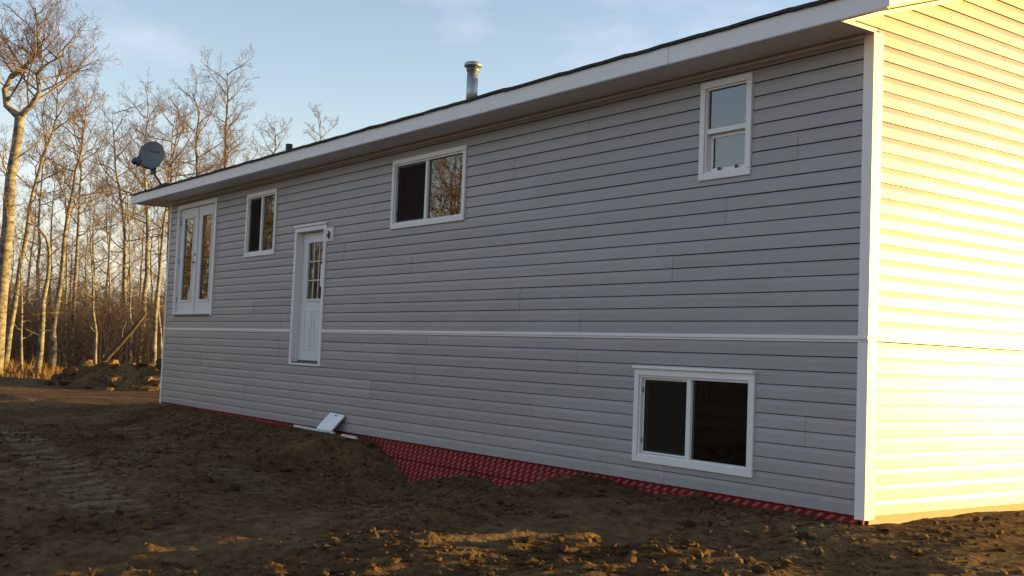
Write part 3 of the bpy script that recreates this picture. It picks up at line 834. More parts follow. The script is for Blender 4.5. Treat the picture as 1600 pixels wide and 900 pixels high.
# --- double door (no step outside it)
a, b, c, d = OPEN['french']
m = MB(); m.box(a, a + .075, -.036, .03, c, d); m.box(b - .075, b, -.036, .03, c, d); m.box(a + .0752, b - .0752, -.036, .03, d - .075, d)
dd = m.build('double_door', 'white_trim', house, bevel=.004); tag(dd, 'white double door with two tall glazed leaves and no step')
sl = MB(); sl.box(a + .0755, b - .0755, -.05, .14, c, c + .028); sl.build('sill', 'threshold_metal', dd, bevel=.003)
sl = MB(); sl.box(a + .0755, b - .0755, -.044, .12, c + .0285, c + .058); sl.build('sill', 'white_trim', dd, bevel=.003)
xm = (a + b) / 2
for s, (la, lb) in enumerate(((a + .079, xm - .004), (xm + .004, b - .079))):
    zc, zd = c + .062, d - .079
    ga, gb, gc, gd = la + .215, lb - .215, zc + .235, zd - .185
    lf = MB(); lf.box(la, ga, .016, .056, zc, zd); lf.box(gb, lb, .016, .056, zc, zd)
    lf.box(ga + .0003, gb - .0003, .016, .056, zc, gc); lf.box(ga + .0003, gb - .0003, .016, .056, gd, zd)
    leaf = lf.build('leaf', 'door_paint', dd, bevel=.003)
    md = MB(); ring(md, ga - .03, gb + .03, gc - .03, gd + .03, .034, .004, .0155); md.build('glazing_bead', 'door_paint', leaf, bevel=.003)
    pane(ga + .004, gb - .004, gc + .004, gd - .004, .028, leaf, 'door_glass')
    hg = MB()
    for zz in (zc + .25, (zc + zd) / 2, zd - .25):
        xh = la + .004 if s == 0 else lb - .004
        hg.box(xh - .012, xh + .012, .006, .0155, zz - .05, zz + .05)
    hg.build('hinge', 'brass', leaf)
    if s == 0:
        hd = MB(); zz = c + 1.0
        hd.tube([(lb - .06, .015, zz), (lb - .06, -.03, zz)], .016, 10); hd.tube([(lb - .06, -.03, zz), (lb - .17, -.032, zz - .004)], .009, 8)
        hd.build('lever_handle', 'brass', leaf, smooth=True)
        hd = MB(); hd.tube([(lb - .06, .015, zz + .14), (lb - .06, -.004, zz + .14)], .028, 14); hd.build('deadbolt', 'black_plastic', leaf)
as_ = MB(); as_.box(xm - .022, xm + .022, -.004, .0155, c + .062, d - .08); as_.build('astragal', 'door_paint', dd, bevel=.003)
jb = MB(); jb.box(a + .0755, b - .0755, .058, .15, d - .0745, d - .03); jb.build('jamb', 'white_trim', dd)

# --- entrance door, set back in a deep white frame
a, b, c, d = OPEN['door']
m = MB(); m.box(a, a + .07, -.036, .016, c, d); m.box(b - .07, b, -.036, .016, c, d); m.box(a + .0702, b - .0702, -.036, .016, d - .07, d); m.box(a + .0702, b - .0702, -.036, .016, c, c + .03)
dr = m.build('entrance_door', 'white_trim', house, bevel=.004); tag(dr, 'white entrance door with a nine-light window above two raised panels')
hc = MB(); hc.box(a - .012, b + .012, -.058, -.002, d + .0005, d + .032); hc.build('head_cap', 'white_trim', dr, bevel=.004)
jm = MB(); jm.box(a + .048, a + .0695, .0165, .21, c, d); jm.box(b - .0695, b - .048, .0165, .21, c, d); jm.box(a + .07, b - .07, .0165, .21, d - .0695, d - .048)
jm.build('jamb', 'white_trim', dr)
sl = MB(); sl.box(a + .07, b - .07, -.02, .20, c + .0305, c + .05); sl.build('sill', 'threshold_metal', dr, bevel=.003)
la, lb, zc, zd = a + .0735, b - .0735, c + .075, d - .073
YD = .088
ga, gb, gc, gd = la + .20, lb - .20, zc + .93, zd - .16
lf = MB(); lf.box(la, ga, YD, YD + .045, zc, zd); lf.box(gb, lb, YD, YD + .045, zc, zd)
lf.box(ga + .0003, gb - .0003, YD, YD + .045, zc, gc); lf.box(ga + .0003, gb - .0003, YD, YD + .045, gd, zd)
leaf = lf.build('leaf', 'door_paint', dr, bevel=.003)
md = MB(); ring(md, ga - .032, gb + .032, gc - .032, gd + .032, .036, YD - .014, YD - .0005); md.build('glazing_bead', 'door_paint', leaf, bevel=.003)
pane(ga + .004, gb - .004, gc + .004, gd - .004, YD + .018, leaf, 'door_glass')
mt = MB()
for k in (1, 2):
    xx = ga + (gb - ga) * k / 3; mt.box(xx - .007, xx + .007, YD + .004, YD + .016, gc, gd)
    zz = gc + (gd - gc) * k / 3; mt.box(ga, gb, YD + .003, YD + .0155, zz - .007, zz + .007)
mt.build('muntin', 'door_paint', leaf)
for (pa, pb) in ((la + .15, (la + lb) / 2 - .04), ((la + lb) / 2 + .04, lb - .15)):
    pm = MB(); ring(pm, pa, pb, zc + .16, zc + .76, .022, YD - .007, YD - .0005); pm.box(pa + .04, pb - .04, YD - .006, YD - .0005, zc + .20, zc + .72)
    pm.build('raised_panel', 'door_paint', leaf, bevel=.003)
tg = MB(); tg.box(gb - .085, gb - .012, YD + .0005, YD + .0025, gc + .19, gc + .52); tg.build('paper_tag', 'paper', leaf)
sw = MB(); sw.box(la, lb, YD - .006, YD + .04, zc - .022, zc - .001); sw.build('door_sweep', 'threshold_metal', leaf)
# lamp mounting block with its capped wires
mb_ = MB(); mb_.box(-9.325, -9.125, -.040, -.004, 2.735, 2.94); mb_.box(-9.305, -9.145, -.052, -.0402, 2.755, 2.92)
bk = mb_.build('mounting_block', 'white_vinyl', house, bevel=.006); tag(bk, 'white mounting block with a dark wire tail by the door')
wr = MB(); wr.tube([(-9.225, -.05, 2.87), (-9.215, -.068, 2.88), (-9.185, -.072, 2.845), (-9.195, -.07, 2.80), (-9.22, -.064, 2.78)], .011, 8)
wr.tube([(-9.205, -.05, 2.85), (-9.225, -.07, 2.84), (-9.245, -.07, 2.81)], .010, 8); wr.tube([(-9.225, -.07, 2.815), (-9.19, -.068, 2.80)], .012, 8)
wr.build('wire_tail', 'black_plastic', bk)

# --- roof fittings: part of the house
v = MB(); vx, vy = -8.69, 2.0; vz = roof_top(vy) - .03
v.lathe([(.088, 0), (.088, 5.545 - vz)], (vx, vy, vz), 28)
pipe = v.build('chimney_pipe', 'galvanised', house, smooth=False)
for p in pipe.data.polygons: p.use_smooth = len(p.vertices) == 4
cpm = MB(); cpm.lathe([(.094, 5.535), (.100, 5.545), (.100, 5.60), (.135, 5.606), (.138, 5.625), (.135, 5.655), (.11, 5.672), (.07, 5.682), (.0, 5.686)], (vx, vy, 0), 28)
cpo = cpm.build('chimney_cap', 'galvanised', pipe, smooth=True)
fl = MB(); fl.lathe([(.20, 0), (.12, .09), (.09, .16)], (vx, vy, vz + .0), 24); fl.build('flashing', 'galvanised', pipe, smooth=True)
v = MB(); vx, vy = -11.93, .5; v.lathe([(.058, 0), (.058, 4.60 - roof_top(vy) + .03)], (vx, vy, roof_top(vy) - .03), 20)
v.build('vent_pipe', 'black_plastic', house)

# ---------------------------------------------------------------- satellite dish on the roof corner
DB = Vector((-16.30, -.13, roof_top(-.13)))
dish = empty('satellite_dish', DB)
tag(dish, 'round grey satellite dish with feed arm on the far roof corner', 'satellite dish')
dc = Vector((-16.484, -0.314, 4.84)) - DB
nrm = (CAM - (dc + DB)).normalized(); nrm = (nrm + Vector((-.35, -.32, .28))).normalized()
ax = Vector((0, 0, 1)).cross(nrm).normalized(); ay = nrm.cross(ax)
rd = MB(); RN, RS = 9, 40
for side, off in ((0, 0), (1, -.012)):
    for k in range(RN + 1):
        rr = k / RN
        for j in range(RS):
            an = 2 * math.pi * j / RS
            p = dc + ax * (.275 * rr * math.cos(an)) + ay * (.292 * rr * math.sin(an)) + nrm * (.055 * rr * rr + off * (1 if rr < 1 else 1) - .03)
            rd.v.append(tuple(p))
for side in (0, 1):
    o_ = side * (RN + 1) * RS
    for k in range(RN):
        for j in range(RS):
            q = (o_ + k * RS + j, o_ + (k + 1) * RS + j, o_ + (k + 1) * RS + (j + 1) % RS, o_ + k * RS + (j + 1) % RS)
            rd.f.append(q if side == 0 else q[::-1])
for j in range(RS):
    a0 = RN * RS + j; a1 = RN * RS + (j + 1) % RS; b0 = a0 + (RN + 1) * RS; b1 = a1 + (RN + 1) * RS
    rd.f.append((a0, b0, b1, a1))
refl = rd.build('reflector', 'dish_paint', dish, smooth=True)
mk = MB()
def on_dish(u, v_): 
    rr2 = (u / .275) ** 2 + (v_ / .292) ** 2
    return dc + ax * u + ay * v_ + nrm * (.055 * rr2 - .03 + .004)
for k, (u0, u1, v0, hh) in enumerate(((-.07, -.045, .098, .012), (-.04, -.005, .106, .012), (.005, .03, .085, .016), (.036, .075, .082, .012), (.08, .12, .076, .012), (.125, .15, .078, .018))):
    mk.quad(on_dish(u0, v0 - hh), on_dish(u1, v0 - hh - .004), on_dish(u1, v0 + hh - .004), on_dish(u0, v0 + hh))
mk.build('printed_mark', 'dish_mark', refl)
lnb = Vector((-16.36, -0.636, 4.68)) - DB
low = dc - ay * .27 - nrm * .04
foot = Vector((0, 0, 0.02))
msm = MB(); msm.tube([foot, foot + (low - foot) * .55 + Vector((0, 0, .0)), low - nrm * .05, dc - ay * .12 - nrm * .09], .021, 10); msm.build('mast', 'dish_bracket', dish, smooth=True)
am = MB(); am.tube([low, low + (lnb - low) * .5 - Vector((0, 0, .035)), lnb - Vector((0, 0, .03))], .016, 8); am.build('feed_arm', 'dish_bracket', dish, smooth=True)
ln = MB(); tl = (dc - lnb).normalized()
ln.tube([lnb - tl * .09, lnb - tl * .03, lnb + tl * .03, lnb + tl * .06], [.062, .072, .062, .072], 14); ln.build('feed_horn', 'dish_bracket', dish, smooth=True)
ln = MB(); ln.tube([lnb - tl * .02 + ax * .05, lnb - tl * .02 + ax * .05 - ay * .10], .036, 10); ln.build('feed_horn', 'dish_bracket', dish, smooth=True)
bkt = MB(); q = dc - ay * .22 - nrm * .14; bkt.box(q.x - .05, q.x + .05, q.y - .05, q.y + .04, q.z - .12, q.z + .10); bkt.build('bracket', 'black_plastic', dish, bevel=.01)
bp_ = MB()
for i, (sx, sy) in enumerate(((-1, -1), (1, -1), (1, 1), (-1, 1))):
    x_, y_ = sx * .10, sy * .12; bp_.v.append((x_, y_, .002 + y_ * PITCH)); 
for i, (sx, sy) in enumerate(((-1, -1), (1, -1), (1, 1), (-1, 1))):
    x_, y_ = sx * .06, sy * .07; bp_.v.append((x_, y_, .07 + y_ * PITCH))
bp_.f = [(3, 2, 1, 0), (4, 5, 6, 7), (0, 1, 5, 4), (1, 2, 6, 5), (2, 3, 7, 6), (3, 0, 4, 7)]
bp_.build('foot_plate', 'dish_bracket', dish)

# ---------------------------------------------------------------- leftovers lying by the wall
cov = MB()
def place_cover():
    # bottom edge on the soil, leaning back against the siding
    p0 = Vector((-9.02, -.20, 0)); p1 = Vector((-8.5, -.20, 0))
    p0.z = gz(p0.x, p0.y) + .0; p1.z = gz(p1.x, p1.y) + .0
    base_z = max(p0.z, p1.z) + .002
    e = Vector((.43, 0, -.018)); up = Vector((.10, .165, .235))
    n = e.cross(up).normalized()
    o = Vector((-9.02, -.20, base_z + .02))
    root = empty('panel_cover', o)
    t = .016
    def P(u, v, w): return tuple(e * u + up * v - n * (w * t) * -1)
    m = MB(); N_ = 8; c = .05
    outl = []
    for cu, cv, a0 in ((1 - c, c * 1.6, -90), (1 - c, 1 - c * 1.6, 0), (c, 1 - c * 1.6, 90), (c, c * 1.6, 180)):
        for k in range(4):
            an = math.radians(a0 + 30 * k); outl.append((cu + c * math.cos(an), cv + c * 1.6 * math.sin(an)))
    k0 = len(outl)
    for w in (0, 1):
        for u, v_ in outl: m.v.append(P(u, v_, w))
    m.f.append(tuple(range(k0))); m.f.append(tuple(reversed(range(k0, 2 * k0))))
    for k in range(k0): m.f.append((k, k + k0, (k + 1) % k0 + k0, (k + 1) % k0))
    return root, m, P
root, m, P = place_cover()
tag(root, 'white plastic cover panel with a small slot leaning against the wall', 'panel')
bd = m.build('cover', 'white_plastic', root)
for sgn in (-1.06, 2.06):
    s_ = MB()
so = MB(); so.quad(P(.42, .86, 1.08), P(.60, .86, 1.08), P(.60, .92, 1.08), P(.42, .92, 1.08)); so.quad(P(.42, .86, -.08), P(.42, .92, -.08), P(.60, .92, -.08), P(.60, .86, -.08)); so.build('slot', 'black_plastic', bd)
def strip(xa, ya, xb, yb, label):
    mid = Vector(((xa + xb) / 2, (ya + yb) / 2, 0))
    n = 10; hs = [gz(xa + (xb - xa) * i / n, ya + (yb - ya) * i / n) for i in range(n + 1)]
    za = zb = max(hs) - .006
    s_ = MB(); d = (Vector((xb, yb, 0)) - Vector((xa, ya, 0))); Ld = d.length; d.normalize(); sd = Vector((-d.y, d.x, 0))
    prof = [(-.028, 0), (.028, 0), (.028, .012), (.010, .012), (.010, .030), (-.004, .030), (-.004, .012), (-.028, .012)]
    kz = len(prof)
    for t in (-Ld / 2, Ld / 2):
        for a_, b_ in prof: s_.v.append(tuple(d * t + sd * a_ + Vector((0, 0, b_))))
    s_.f.append(tuple(reversed(range(kz)))); s_.f.append(tuple(range(kz, 2 * kz)))
    for k in range(kz): s_.f.append((k, (k + 1) % kz, (k + 1) % kz + kz, k + kz))
    o = s_.build('trim_strip', 'pvc_strip'); o.location = (mid.x, mid.y, za); tag(o, label, 'strip', 'trim offcuts lying by the wall')
strip(-9.66, -.24, -8.30, -.30, 'long white trim offcut on the soil below the leaning cover')
strip(-8.14, -.26, -7.66, -.30, 'short white trim offcut on the soil at the pit edge')

# ---------------------------------------------------------------- trees
def grow(m, p, d, L, r, lev, rng, up=.10, wig=.22):
    nseg = (6, 5, 4, 3, 2)[lev]
    pts = [p]; rad = [r]; q = Vector(p); dd = Vector(d).normalized()
    for i in range(nseg):
        dd = dd + Vector((rng.gauss(0, wig), rng.gauss(0, wig), rng.gauss(0, wig) * .8 + up))
        dd.normalize(); q = q + dd * (L / nseg); pts.append(q.copy())
        rad.append(max(r * (1 - .72 * (i + 1) / nseg), .0035))
    m.tube(pts, rad, (6, 5, 4, 3, 3)[lev], cap=False)
    if lev >= 4: return
    nch = (0, 8, 7, 5)[lev] if lev else 0
    nch = max(2, int(round(nch * min(1.3, .45 + L / (2.4, 2.4, 1.2, .55)[lev] * .6))))
    for k in range(nch):
        t = .22 + .78 * (k + rng.random() * .8) / nch; t = min(t, .99)
        i = int(t * nseg); f_ = t * nseg - i
        b = pts[i].lerp(pts[min(i + 1, nseg)], f_)
        ax_ = (pts[min(i + 1, nseg)] - pts[i]).normalized()
        pr = ax_.cross(Vector((rng.gauss(0, 1), rng.gauss(0, 1), rng.gauss(0, 1))))
        if pr.length < 1e-3: continue
        pr.normalize()
        nd = ax_ * rng.uniform(.45, .9) + pr * rng.uniform(.6, 1.0) + Vector((0, 0, .12))
        grow(m, b, nd, L * rng.uniform(.34, .56) * (1.15 - .45 * t), max(rad[i] * .52, .004), lev + 1, rng, up * .8, wig * 1.1)

def along(pts, t):
    seg = [(pts[i + 1] - pts[i]).length for i in range(len(pts) - 1)]; tot = sum(seg); s = t * tot
    for i, l in enumerate(seg):
        if s <= l or i == len(seg) - 1:
            return pts[i].lerp(pts[i + 1], min(1, s / l)), (pts[i + 1] - pts[i]).normalized()
        s -= l

def refine(pts, rng, j=.03):
    out = [pts[0]]
    for a, b in zip(pts[:-1], pts[1:]):
        n = max(2, int((b - a).length / .8))
        for k in range(1, n + 1):
            p = a.lerp(b, k / n)
            if k < n: p = p + Vector((rng.gauss(0, j), rng.gauss(0, j), 0))
            out.append(p)
    return out

def make_tree(name, pts, r0, r1, label, group, nb=20, t0=.45, bl=2.6, seed=1, limbs=(), dead=False, scale_low=1.0, kind='tree'):
    rng = random.Random(seed)
    pts = [Vector(p) for p in pts]
    g = gz(pts[0].x, pts[0].y)
    pts[0].z = g - .15
    base = Vector((pts[0].x, pts[0].y, g))
    pts = [p - base for p in pts]
    root = empty(name, base); tag(root, label, kind, group)
    fine = refine(pts, rng)
    tm = MB(); n = len(fine)
    tm.tube(fine, [max(r0 * (1.18 if k == 0 else 1) * (1 - k / (n - 1)) + (r1 if limbs else .35 * r1) * (k / (n - 1)), .006) * rng.uniform(.93, 1.07) for k in range(n)], 9)
    stems = [fine]
    for lp, lr in limbs:
        lf_ = refine([Vector(p) - base for p in lp], rng, .02)
        k_ = len(lf_); tm.tube(lf_, [max(lr * (1 - .85 * k / (k_ - 1)), .01) for k in range(k_)], 8); stems.append(lf_)
    # dead snags low on the stem
    for k in range(5):
        p, ax_ = along(fine, rng.uniform(.2, max(.25, t0)))
        an = rng.uniform(0, 6.28); d = Vector((math.cos(an), math.sin(an), rng.uniform(-.2, .4)))
        L = rng.uniform(.3, .9); tm.tube([p, p + d * L * .5, p + d * L + Vector((0, 0, rng.uniform(-.1, .15)))], [.02, .014, .006], 4, cap=False)
    tm.build('trunk', 'aspen_bark', root, smooth=True)
    cm = MB()
    for si, st in enumerate(stems):
        tt0 = t0 if si == 0 else .15
        cnt = nb if si == 0 else max(6, int(nb * .6))
        if limbs and si == 0: cnt = 5
        for k in range(cnt):
            t = tt0 + (1 - tt0) * (k + rng.random() * .7) / cnt; t = min(t, .995)
            p, ax_ = along(st, t)
            an = k * 2.4 + rng.uniform(-.6, .6)
            u_ = (t - tt0) / (1 - tt0)
            d = Vector((math.cos(an), math.sin(an), rng.uniform(.05, .65) + .45 * u_))
            L = bl * (1.12 - .55 * u_) * rng.uniform(.65, 1.2) * (scale_low if u_ < .3 else 1)
            grow(cm, p, d, L, .028 * (L / 2.4) ** .8 + .008, 1, rng)
    if not dead or cm.f: cm.build('crown', 'twig', root)
    return root

G1 = 'bare aspens at the edge of the wood'
make_tree('aspen_tree', [(-37.59, 1.55, -.34), (-37.39, 1.55, 2.39), (-37.26, 1.54, 4.21), (-37.13, 1.53, 6.04), (-36.96, 1.60, 7.75), (-36.83, 1.64, 9.09)], .24, .17,
    'big leafless aspen with a forked, crooked top at the left edge of the photo', G1, nb=24, t0=.55, bl=2.6, seed=11,
    limbs=(([(-36.83, 1.64, 8.9), (-37.11, 1.24, 9.33), (-37.14, 1.14, 9.89), (-36.97, 1.31, 10.4), (-36.67, 1.69, 10.78), (-36.38, 2.02, 11.3), (-36.39, 1.93, 12.09), (-36.41, 1.82, 12.84)], .13),
           ([(-36.83, 1.64, 8.95), (-36.5, 1.9, 9.3), (-36.2, 2.1, 9.83), (-36.2, 1.97, 10.45), (-35.9, 2.3, 10.85), (-35.5, 2.7, 11.1)], .12)))
make_tree('aspen_tree', [(-41.69, 2.73, -.11), (-41.39, 2.89, 2.28), (-41.2, 2.97, 4.04), (-40.96, 3.11, 5.93), (-40.69, 3.3, 7.57), (-40.44, 3.53, 8.71), (-40.23, 3.72, 9.72), (-40.24, 3.58, 11.6)], .13, .04,
    'slim bare aspen leaning right just beside the big forked one', G1, nb=20, t0=.55, bl=2.3, seed=12)
make_tree('snag_tree', [(-38.8, 3.26, -.07), (-38.64, 3.29, 1.8), (-38.49, 3.34, 3.24), (-38.42, 3.33, 4.31), (-38.48, 3.2, 4.86), (-38.64, 2.94, 5.25), (-38.92, 2.54, 5.42)], .115, .05,
    'short crooked trunk whose broken top bends over to the left', G1, nb=5, t0=.7, bl=1.3, seed=13)
make_tree('aspen_tree', [(-42.68, 4.76, -.17), (-42.5, 4.75, 2.4), (-42.32, 4.84, 3.98), (-42.1, 4.89, 6.34), (-41.89, 5.01, 8.05), (-41.72, 5.16, 8.84), (-41.56, 5.19, 11.2)], .145, .04,
    'tall bare aspen curving right, next to the crooked short trunk', G1, nb=20, t0=.55, bl=2.2, seed=14)
make_tree('aspen_tree', [(-44.33, 5.91, -.25), (-44.18, 5.9, 1.94), (-44.04, 5.86, 4.12), (-43.92, 5.8, 6.31), (-43.81, 5.76, 8.22), (-43.74, 5.64, 10.9)], .11, .03,
    'straight slender bare aspen left of the gap of open sky', G1, nb=18, t0=.5, bl=2.0, seed=15)
make_tree('aspen_tree', [(-45.01, 8.34, -.08), (-44.89, 8.21, 2.91), (-44.81, 8.12, 4.9), (-44.81, 7.92, 6.88), (-44.96, 7.51, 8.85), (-44.97, 7.26, 11.3)], .14, .03,
    'bare aspen right of the gap of open sky', G1, nb=20, t0=.4, bl=2.2, seed=16)
make_tree('aspen_tree', [(-44.6, 8.88, .04), (-44.38, 8.95, 2.37), (-44.23, 8.97, 4.08), (-44.18, 8.88, 5.79), (-44.18, 8.68, 7.77), (-44.19, 8.5, 9.47), (-44.02, 8.52, 11.6)], .16, .04,
    'bare aspen seen behind the satellite dish', G1, nb=22, t0=.45, bl=2.4, seed=17)
make_tree('aspen_tree', [(-38.23, 7.4, 0), (-38.11, 7.36, 2), (-37.98, 7.37, 3.76), (-37.82, 7.37, 5.76), (-37.7, 7.41, 7.02), (-37.58, 7.43, 8.52), (-37.43, 7.47, 10.2)], .105, .03,
    'golden-lit slim aspen close beside the far house corner', G1, nb=18, t0=.62, bl=1.9, seed=18)
make_tree('aspen_tree', [(-48.72, 11.72, .2), (-48.58, 11.4, 5.35), (-48.46, 11.24, 8.48), (-48.37, 11.21, 10.04), (-48.01, 11.44, 12.4)], .16, .03,
    'bare aspen rising over the eave just right of the dish', G1, nb=20, t0=.45, bl=2.4, seed=19)
make_tree('aspen_tree', [(-47.75, 13.03, .26), (-47.7, 12.58, 5.41), (-47.64, 12.27, 9.31), (-47.64, 12.11, 10.87), (-47.49, 12.16, 12.44), (-47.69, 11.77, 13.4)], .18, .05,
    'wide-branched bare aspen over the roof above the double door', G1, nb=22, t0=.5, bl=2.7, seed=20)
make_tree('aspen_tree', [(-44.18, 12.81, .27), (-44.06, 12.48, 5.23), (-43.96, 12.21, 9.21), (-43.89, 12.1, 11.13), (-43.8, 12.08, 12.61), (-43.79, 11.98, 13.73)], .2, .03,
    'tallest bare aspen over the roof, straight with short side branches', G1, nb=30, t0=.45, bl=2.3, seed=21)
make_tree('aspen_tree', [(-48.34, 17.27, .46), (-48.21, 16.59, 9.09), (-48.23, 16.4, 10.4), (-48.06, 16.5, 11.4), (-48.08, 16.39, 12.4)], .16, .04,
    'bare tree crown over the roof beside the black vent pipe', G1, nb=18, t0=.6, bl=2.2, seed=22)
make_tree('aspen_tree', [(-48.71, 20.13, .6), (-48.5, 19.46, 10.14), (-48.48, 19.32, 11.6), (-48.51, 19.14, 12.9), (-48.53, 19.04, 13.6)], .13, .03,
    'small bare treetop over the roof, furthest to the right', G1, nb=16, t0=.65, bl=1.7, seed=23)
G2 = 'thin aspen saplings at the edge of the wood'
sap = [([(-40.21, 3.05, -.17), (-40.19, 2.93, 1.29), (-40.14, 2.87, 2.51), (-40.13, 2.71, 4.22), (-40.03, 2.68, 5.93)], 'thin pale sapling pole between the two leftmost leaning trunks'),
       ([(-40.57, 5.93, -.12), (-40.55, 5.62, 3.2), (-40.55, 5.32, 6.26), (-40.42, 5.28, 8.31)], 'thin sapling standing at the foot of the leaning log'),
       ([(-41.74, 7.71, -.04), (-41.67, 7.46, 3.35), (-41.66, 7.16, 6.55), (-41.66, 6.89, 9.21)], 'thin sapling below the satellite dish, left of the golden trunk'),
       ([(-40.0, 8.37, .01), (-39.97, 8.08, 3.35), (-39.93, 7.85, 6.22), (-39.98, 7.54, 8.56)], 'thin sapling nearest to the far white corner post'),
       ([(-47.39, 8.5, -.09), (-47.26, 8.3, 3.54), (-47.29, 7.94, 6.78), (-47.15, 7.84, 9.74)], 'thin sapling in the middle of the open gap of sky'),
       ([(-45.53, 5.96, -.21), (-45.34, 5.86, 3.33), (-45.29, 5.51, 7.5), (-45.16, 5.49, 9.45)], 'thin sapling crowding the straight aspen left of the sky gap')]
for k, (p, lab) in enumerate(sap):
    make_tree('aspen_sapling', p, .065, .015, lab, G2, nb=12, t0=.35, bl=1.3, seed=40 + k, kind='sapling')

# leaning dead log
lg = MB(); LB = Vector((-37.6, 4.9, gz(-37.6, 4.9)))
lp = [Vector(v_) - LB for v_ in ((-37.6, 4.9, LB.z - .05), (-37.2, 5.36, .55), (-36.9, 5.72, 1.08), (-36.6, 6.05, 1.62), (-36.33, 6.38, 2.19))]
lg.tube(lp, [.11, .10, .09, .08, .06], 9)
lg.tube([lp[2], lp[2] + Vector((-.3, .1, .45)), lp[2] + Vector((-.5, .3, .8))], [.04, .03, .012], 5); lg.tube([lp[3], lp[3] + Vector((.2, -.2, .35))], [.035, .012], 5)
lo = lg.build('fallen_log', 'dead_wood', smooth=True); lo.location = LB
tag(lo, 'dark dead log leaning up to the right at the wood edge', 'log')

# deeper trees: a few generic stems copied and turned
G3 = 'bare trees standing deeper in the wood'
pool = []
def generic(k):
    rng = random.Random(100 + k); h = 9.5 + k * .7; lx = rng.uniform(-.5, .5); ly = rng.uniform(-.5, .5)
    pts = [(-70 + k * .01, 60 + 6 * k, 0), (-70 + lx * .3, 60 + 6 * k + ly * .3, h * .35), (-70 + lx, 60 + 6 * k + ly, h * .7), (-70 + lx * .8, 60 + 6 * k + ly * .6, h)]
    return make_tree('bare_tree', pts, .12, .025, 'leafless tree standing deep in the brown wood behind the aspens', G3, nb=16, t0=.35, bl=2.1, seed=100 + k)
def copy_tree(o, loc, rz, sc):
    c = o.copy(); COL.objects.link(c); c.location = loc; c.rotation_euler = (0, 0, rz); c.scale = (sc, sc, sc)
    for ch in list(o.children):
        d = ch.copy(); COL.objects.link(d); d.parent = c
    return c
rng = random.Random(77)
pool = [generic(k) for k in range(4)]
deep = []
def deep_spot(dep, px):
    return CAM.x + dep * (_f.x + _r.x * px), CAM.y + dep * (_f.y + _r.y * px)
spots = []
for k in range(26):
    dep = rng.uniform(53, 82); u = -0.50 + 0.30 * (k + rng.random()) / 26
    spots.append(deep_spot(dep, u))
first = set()
for k, (x, y) in enumerate(spots):
    o = pool[k % 4]
    loc = (x, y, gz(x, y) - .02); rz = rng.uniform(0, 6.28); sc = rng.uniform(.7, 1.05)
    if k % 4 not in first:
        first.add(k % 4); o.location = loc; o.rotation_euler = (0, 0, rz); o.scale = (sc, sc, sc)
    else: copy_tree(o, loc, rz, sc)
# the same wood goes on round the yard's left side, mirrored in the window glass
NTH = ['first', 'second', 'third', 'fourth', 'fifth', 'sixth', 'seventh', 'eighth', 'ninth', 'tenth', 'eleventh', 'twelfth', 'thirteenth', 'fourteenth', 'fifteenth', 'sixteenth', 'seventeenth', 'eighteenth', 'nineteenth', 'twentieth']
def nth(i, n):
    """place in a row counted from whichever end is nearer"""
    if i == 0: return 'leftmost'
    if i == n - 1: return 'rightmost'
    return NTH[i] + ' from left' if i < n / 2 else NTH[n - 1 - i] + ' from right'
def screen_x(o):
    d = Vector(o.location) - CAM; return d.dot(_r) / d.dot(_f)
deep = sorted([o for o in COL.objects if o.get('group') == G3], key=screen_x)
for i, o in enumerate(deep):
    o['label'] = 'leafless tree deep in the brown wood, ' + nth(i, len(deep)) + ' of its row'
G4 = 'trees across the yard reflected in the windows'
for k in range(84):
    ph = math.radians(11 + 42 * (k + rng.random()) / 84); dr_ = rng.uniform(25, 46)
    x = -10 - dr_ * math.cos(ph); y = -dr_ * math.sin(ph)
    o = pool[k % 4]
    c = copy_tree(o, (x, y, gz(x, y) - .02), rng.uniform(0, 6.28), rng.uniform(.8, 1.25))
    tag(c, 'leafless tree across the yard behind the viewer, seen only as a reflection in glass', 'tree', G4)

# brown undergrowth of the wood: one mass
rng = random.Random(5)
th = MB()
def stem(x, y, h):
    b = Vector((x, y, gz0[0])); lean = Vector((rng.gauss(0, .10), rng.gauss(0, .10), 1))
    p1 = b + lean * h * .5; p2 = b + lean * h + Vector((rng.gauss(0, .3), rng.gauss(0, .3), 0))
    r = rng.uniform(.012, .035)
    th.tube([b, p1, p2], [r, r * .7, .005], 3, cap=False)
    for k in range(9):
        t = rng.uniform(.15, 1); p = b.lerp(p2, t); a = rng.uniform(0, 6.28); L = rng.uniform(.4, 1.3) * (1.1 - .5 * t)
        d = Vector((math.cos(a), math.sin(a), rng.uniform(.2, 1.1)))
        q_ = p + d * L * .5; e_ = q_ + (d + Vector((rng.gauss(0, .4), rng.gauss(0, .4), rng.uniform(-.1, .4)))) * L * .5
        th.tube([p, q_, e_], [r * .5, r * .35, .004], 3, cap=False)
gz0 = [0]
cand = []
for k in range(3000):
    dep = 47 + 42 * rng.random() ** 1.2; u = rng.uniform(-.56, -.20)
    x, y = deep_spot(dep, u); cand.append((x, y, rng.uniform(1.8, 3.9) * (1 + (dep - 47) / 130)))
for k in range(1700):
    ph = math.radians(rng.uniform(9, 58)); dr_ = rng.uniform(28, 58)
    cand.append((-10 - dr_ * math.cos(ph), -dr_ * math.sin(ph), rng.uniform(2.5, 7.5)))
for k in range(700):
    dep = rng.uniform(88, 130); u = rng.uniform(-.60, -.05)
    x, y = deep_spot(dep, u); cand.append((x, y, rng.uniform(4.5, 7)))
zz_ = ground_z(np.array([c[0] for c in cand]), np.array([c[1] for c in cand]))
for (x, y, h), z in zip(cand, zz_):
    gz0[0] = float(z) - .05; stem(x, y, h)
tag(th.build('undergrowth', 'thicket_stem'), 'dense brown leafless undergrowth filling the wood', 'undergrowth', kind='stuff')

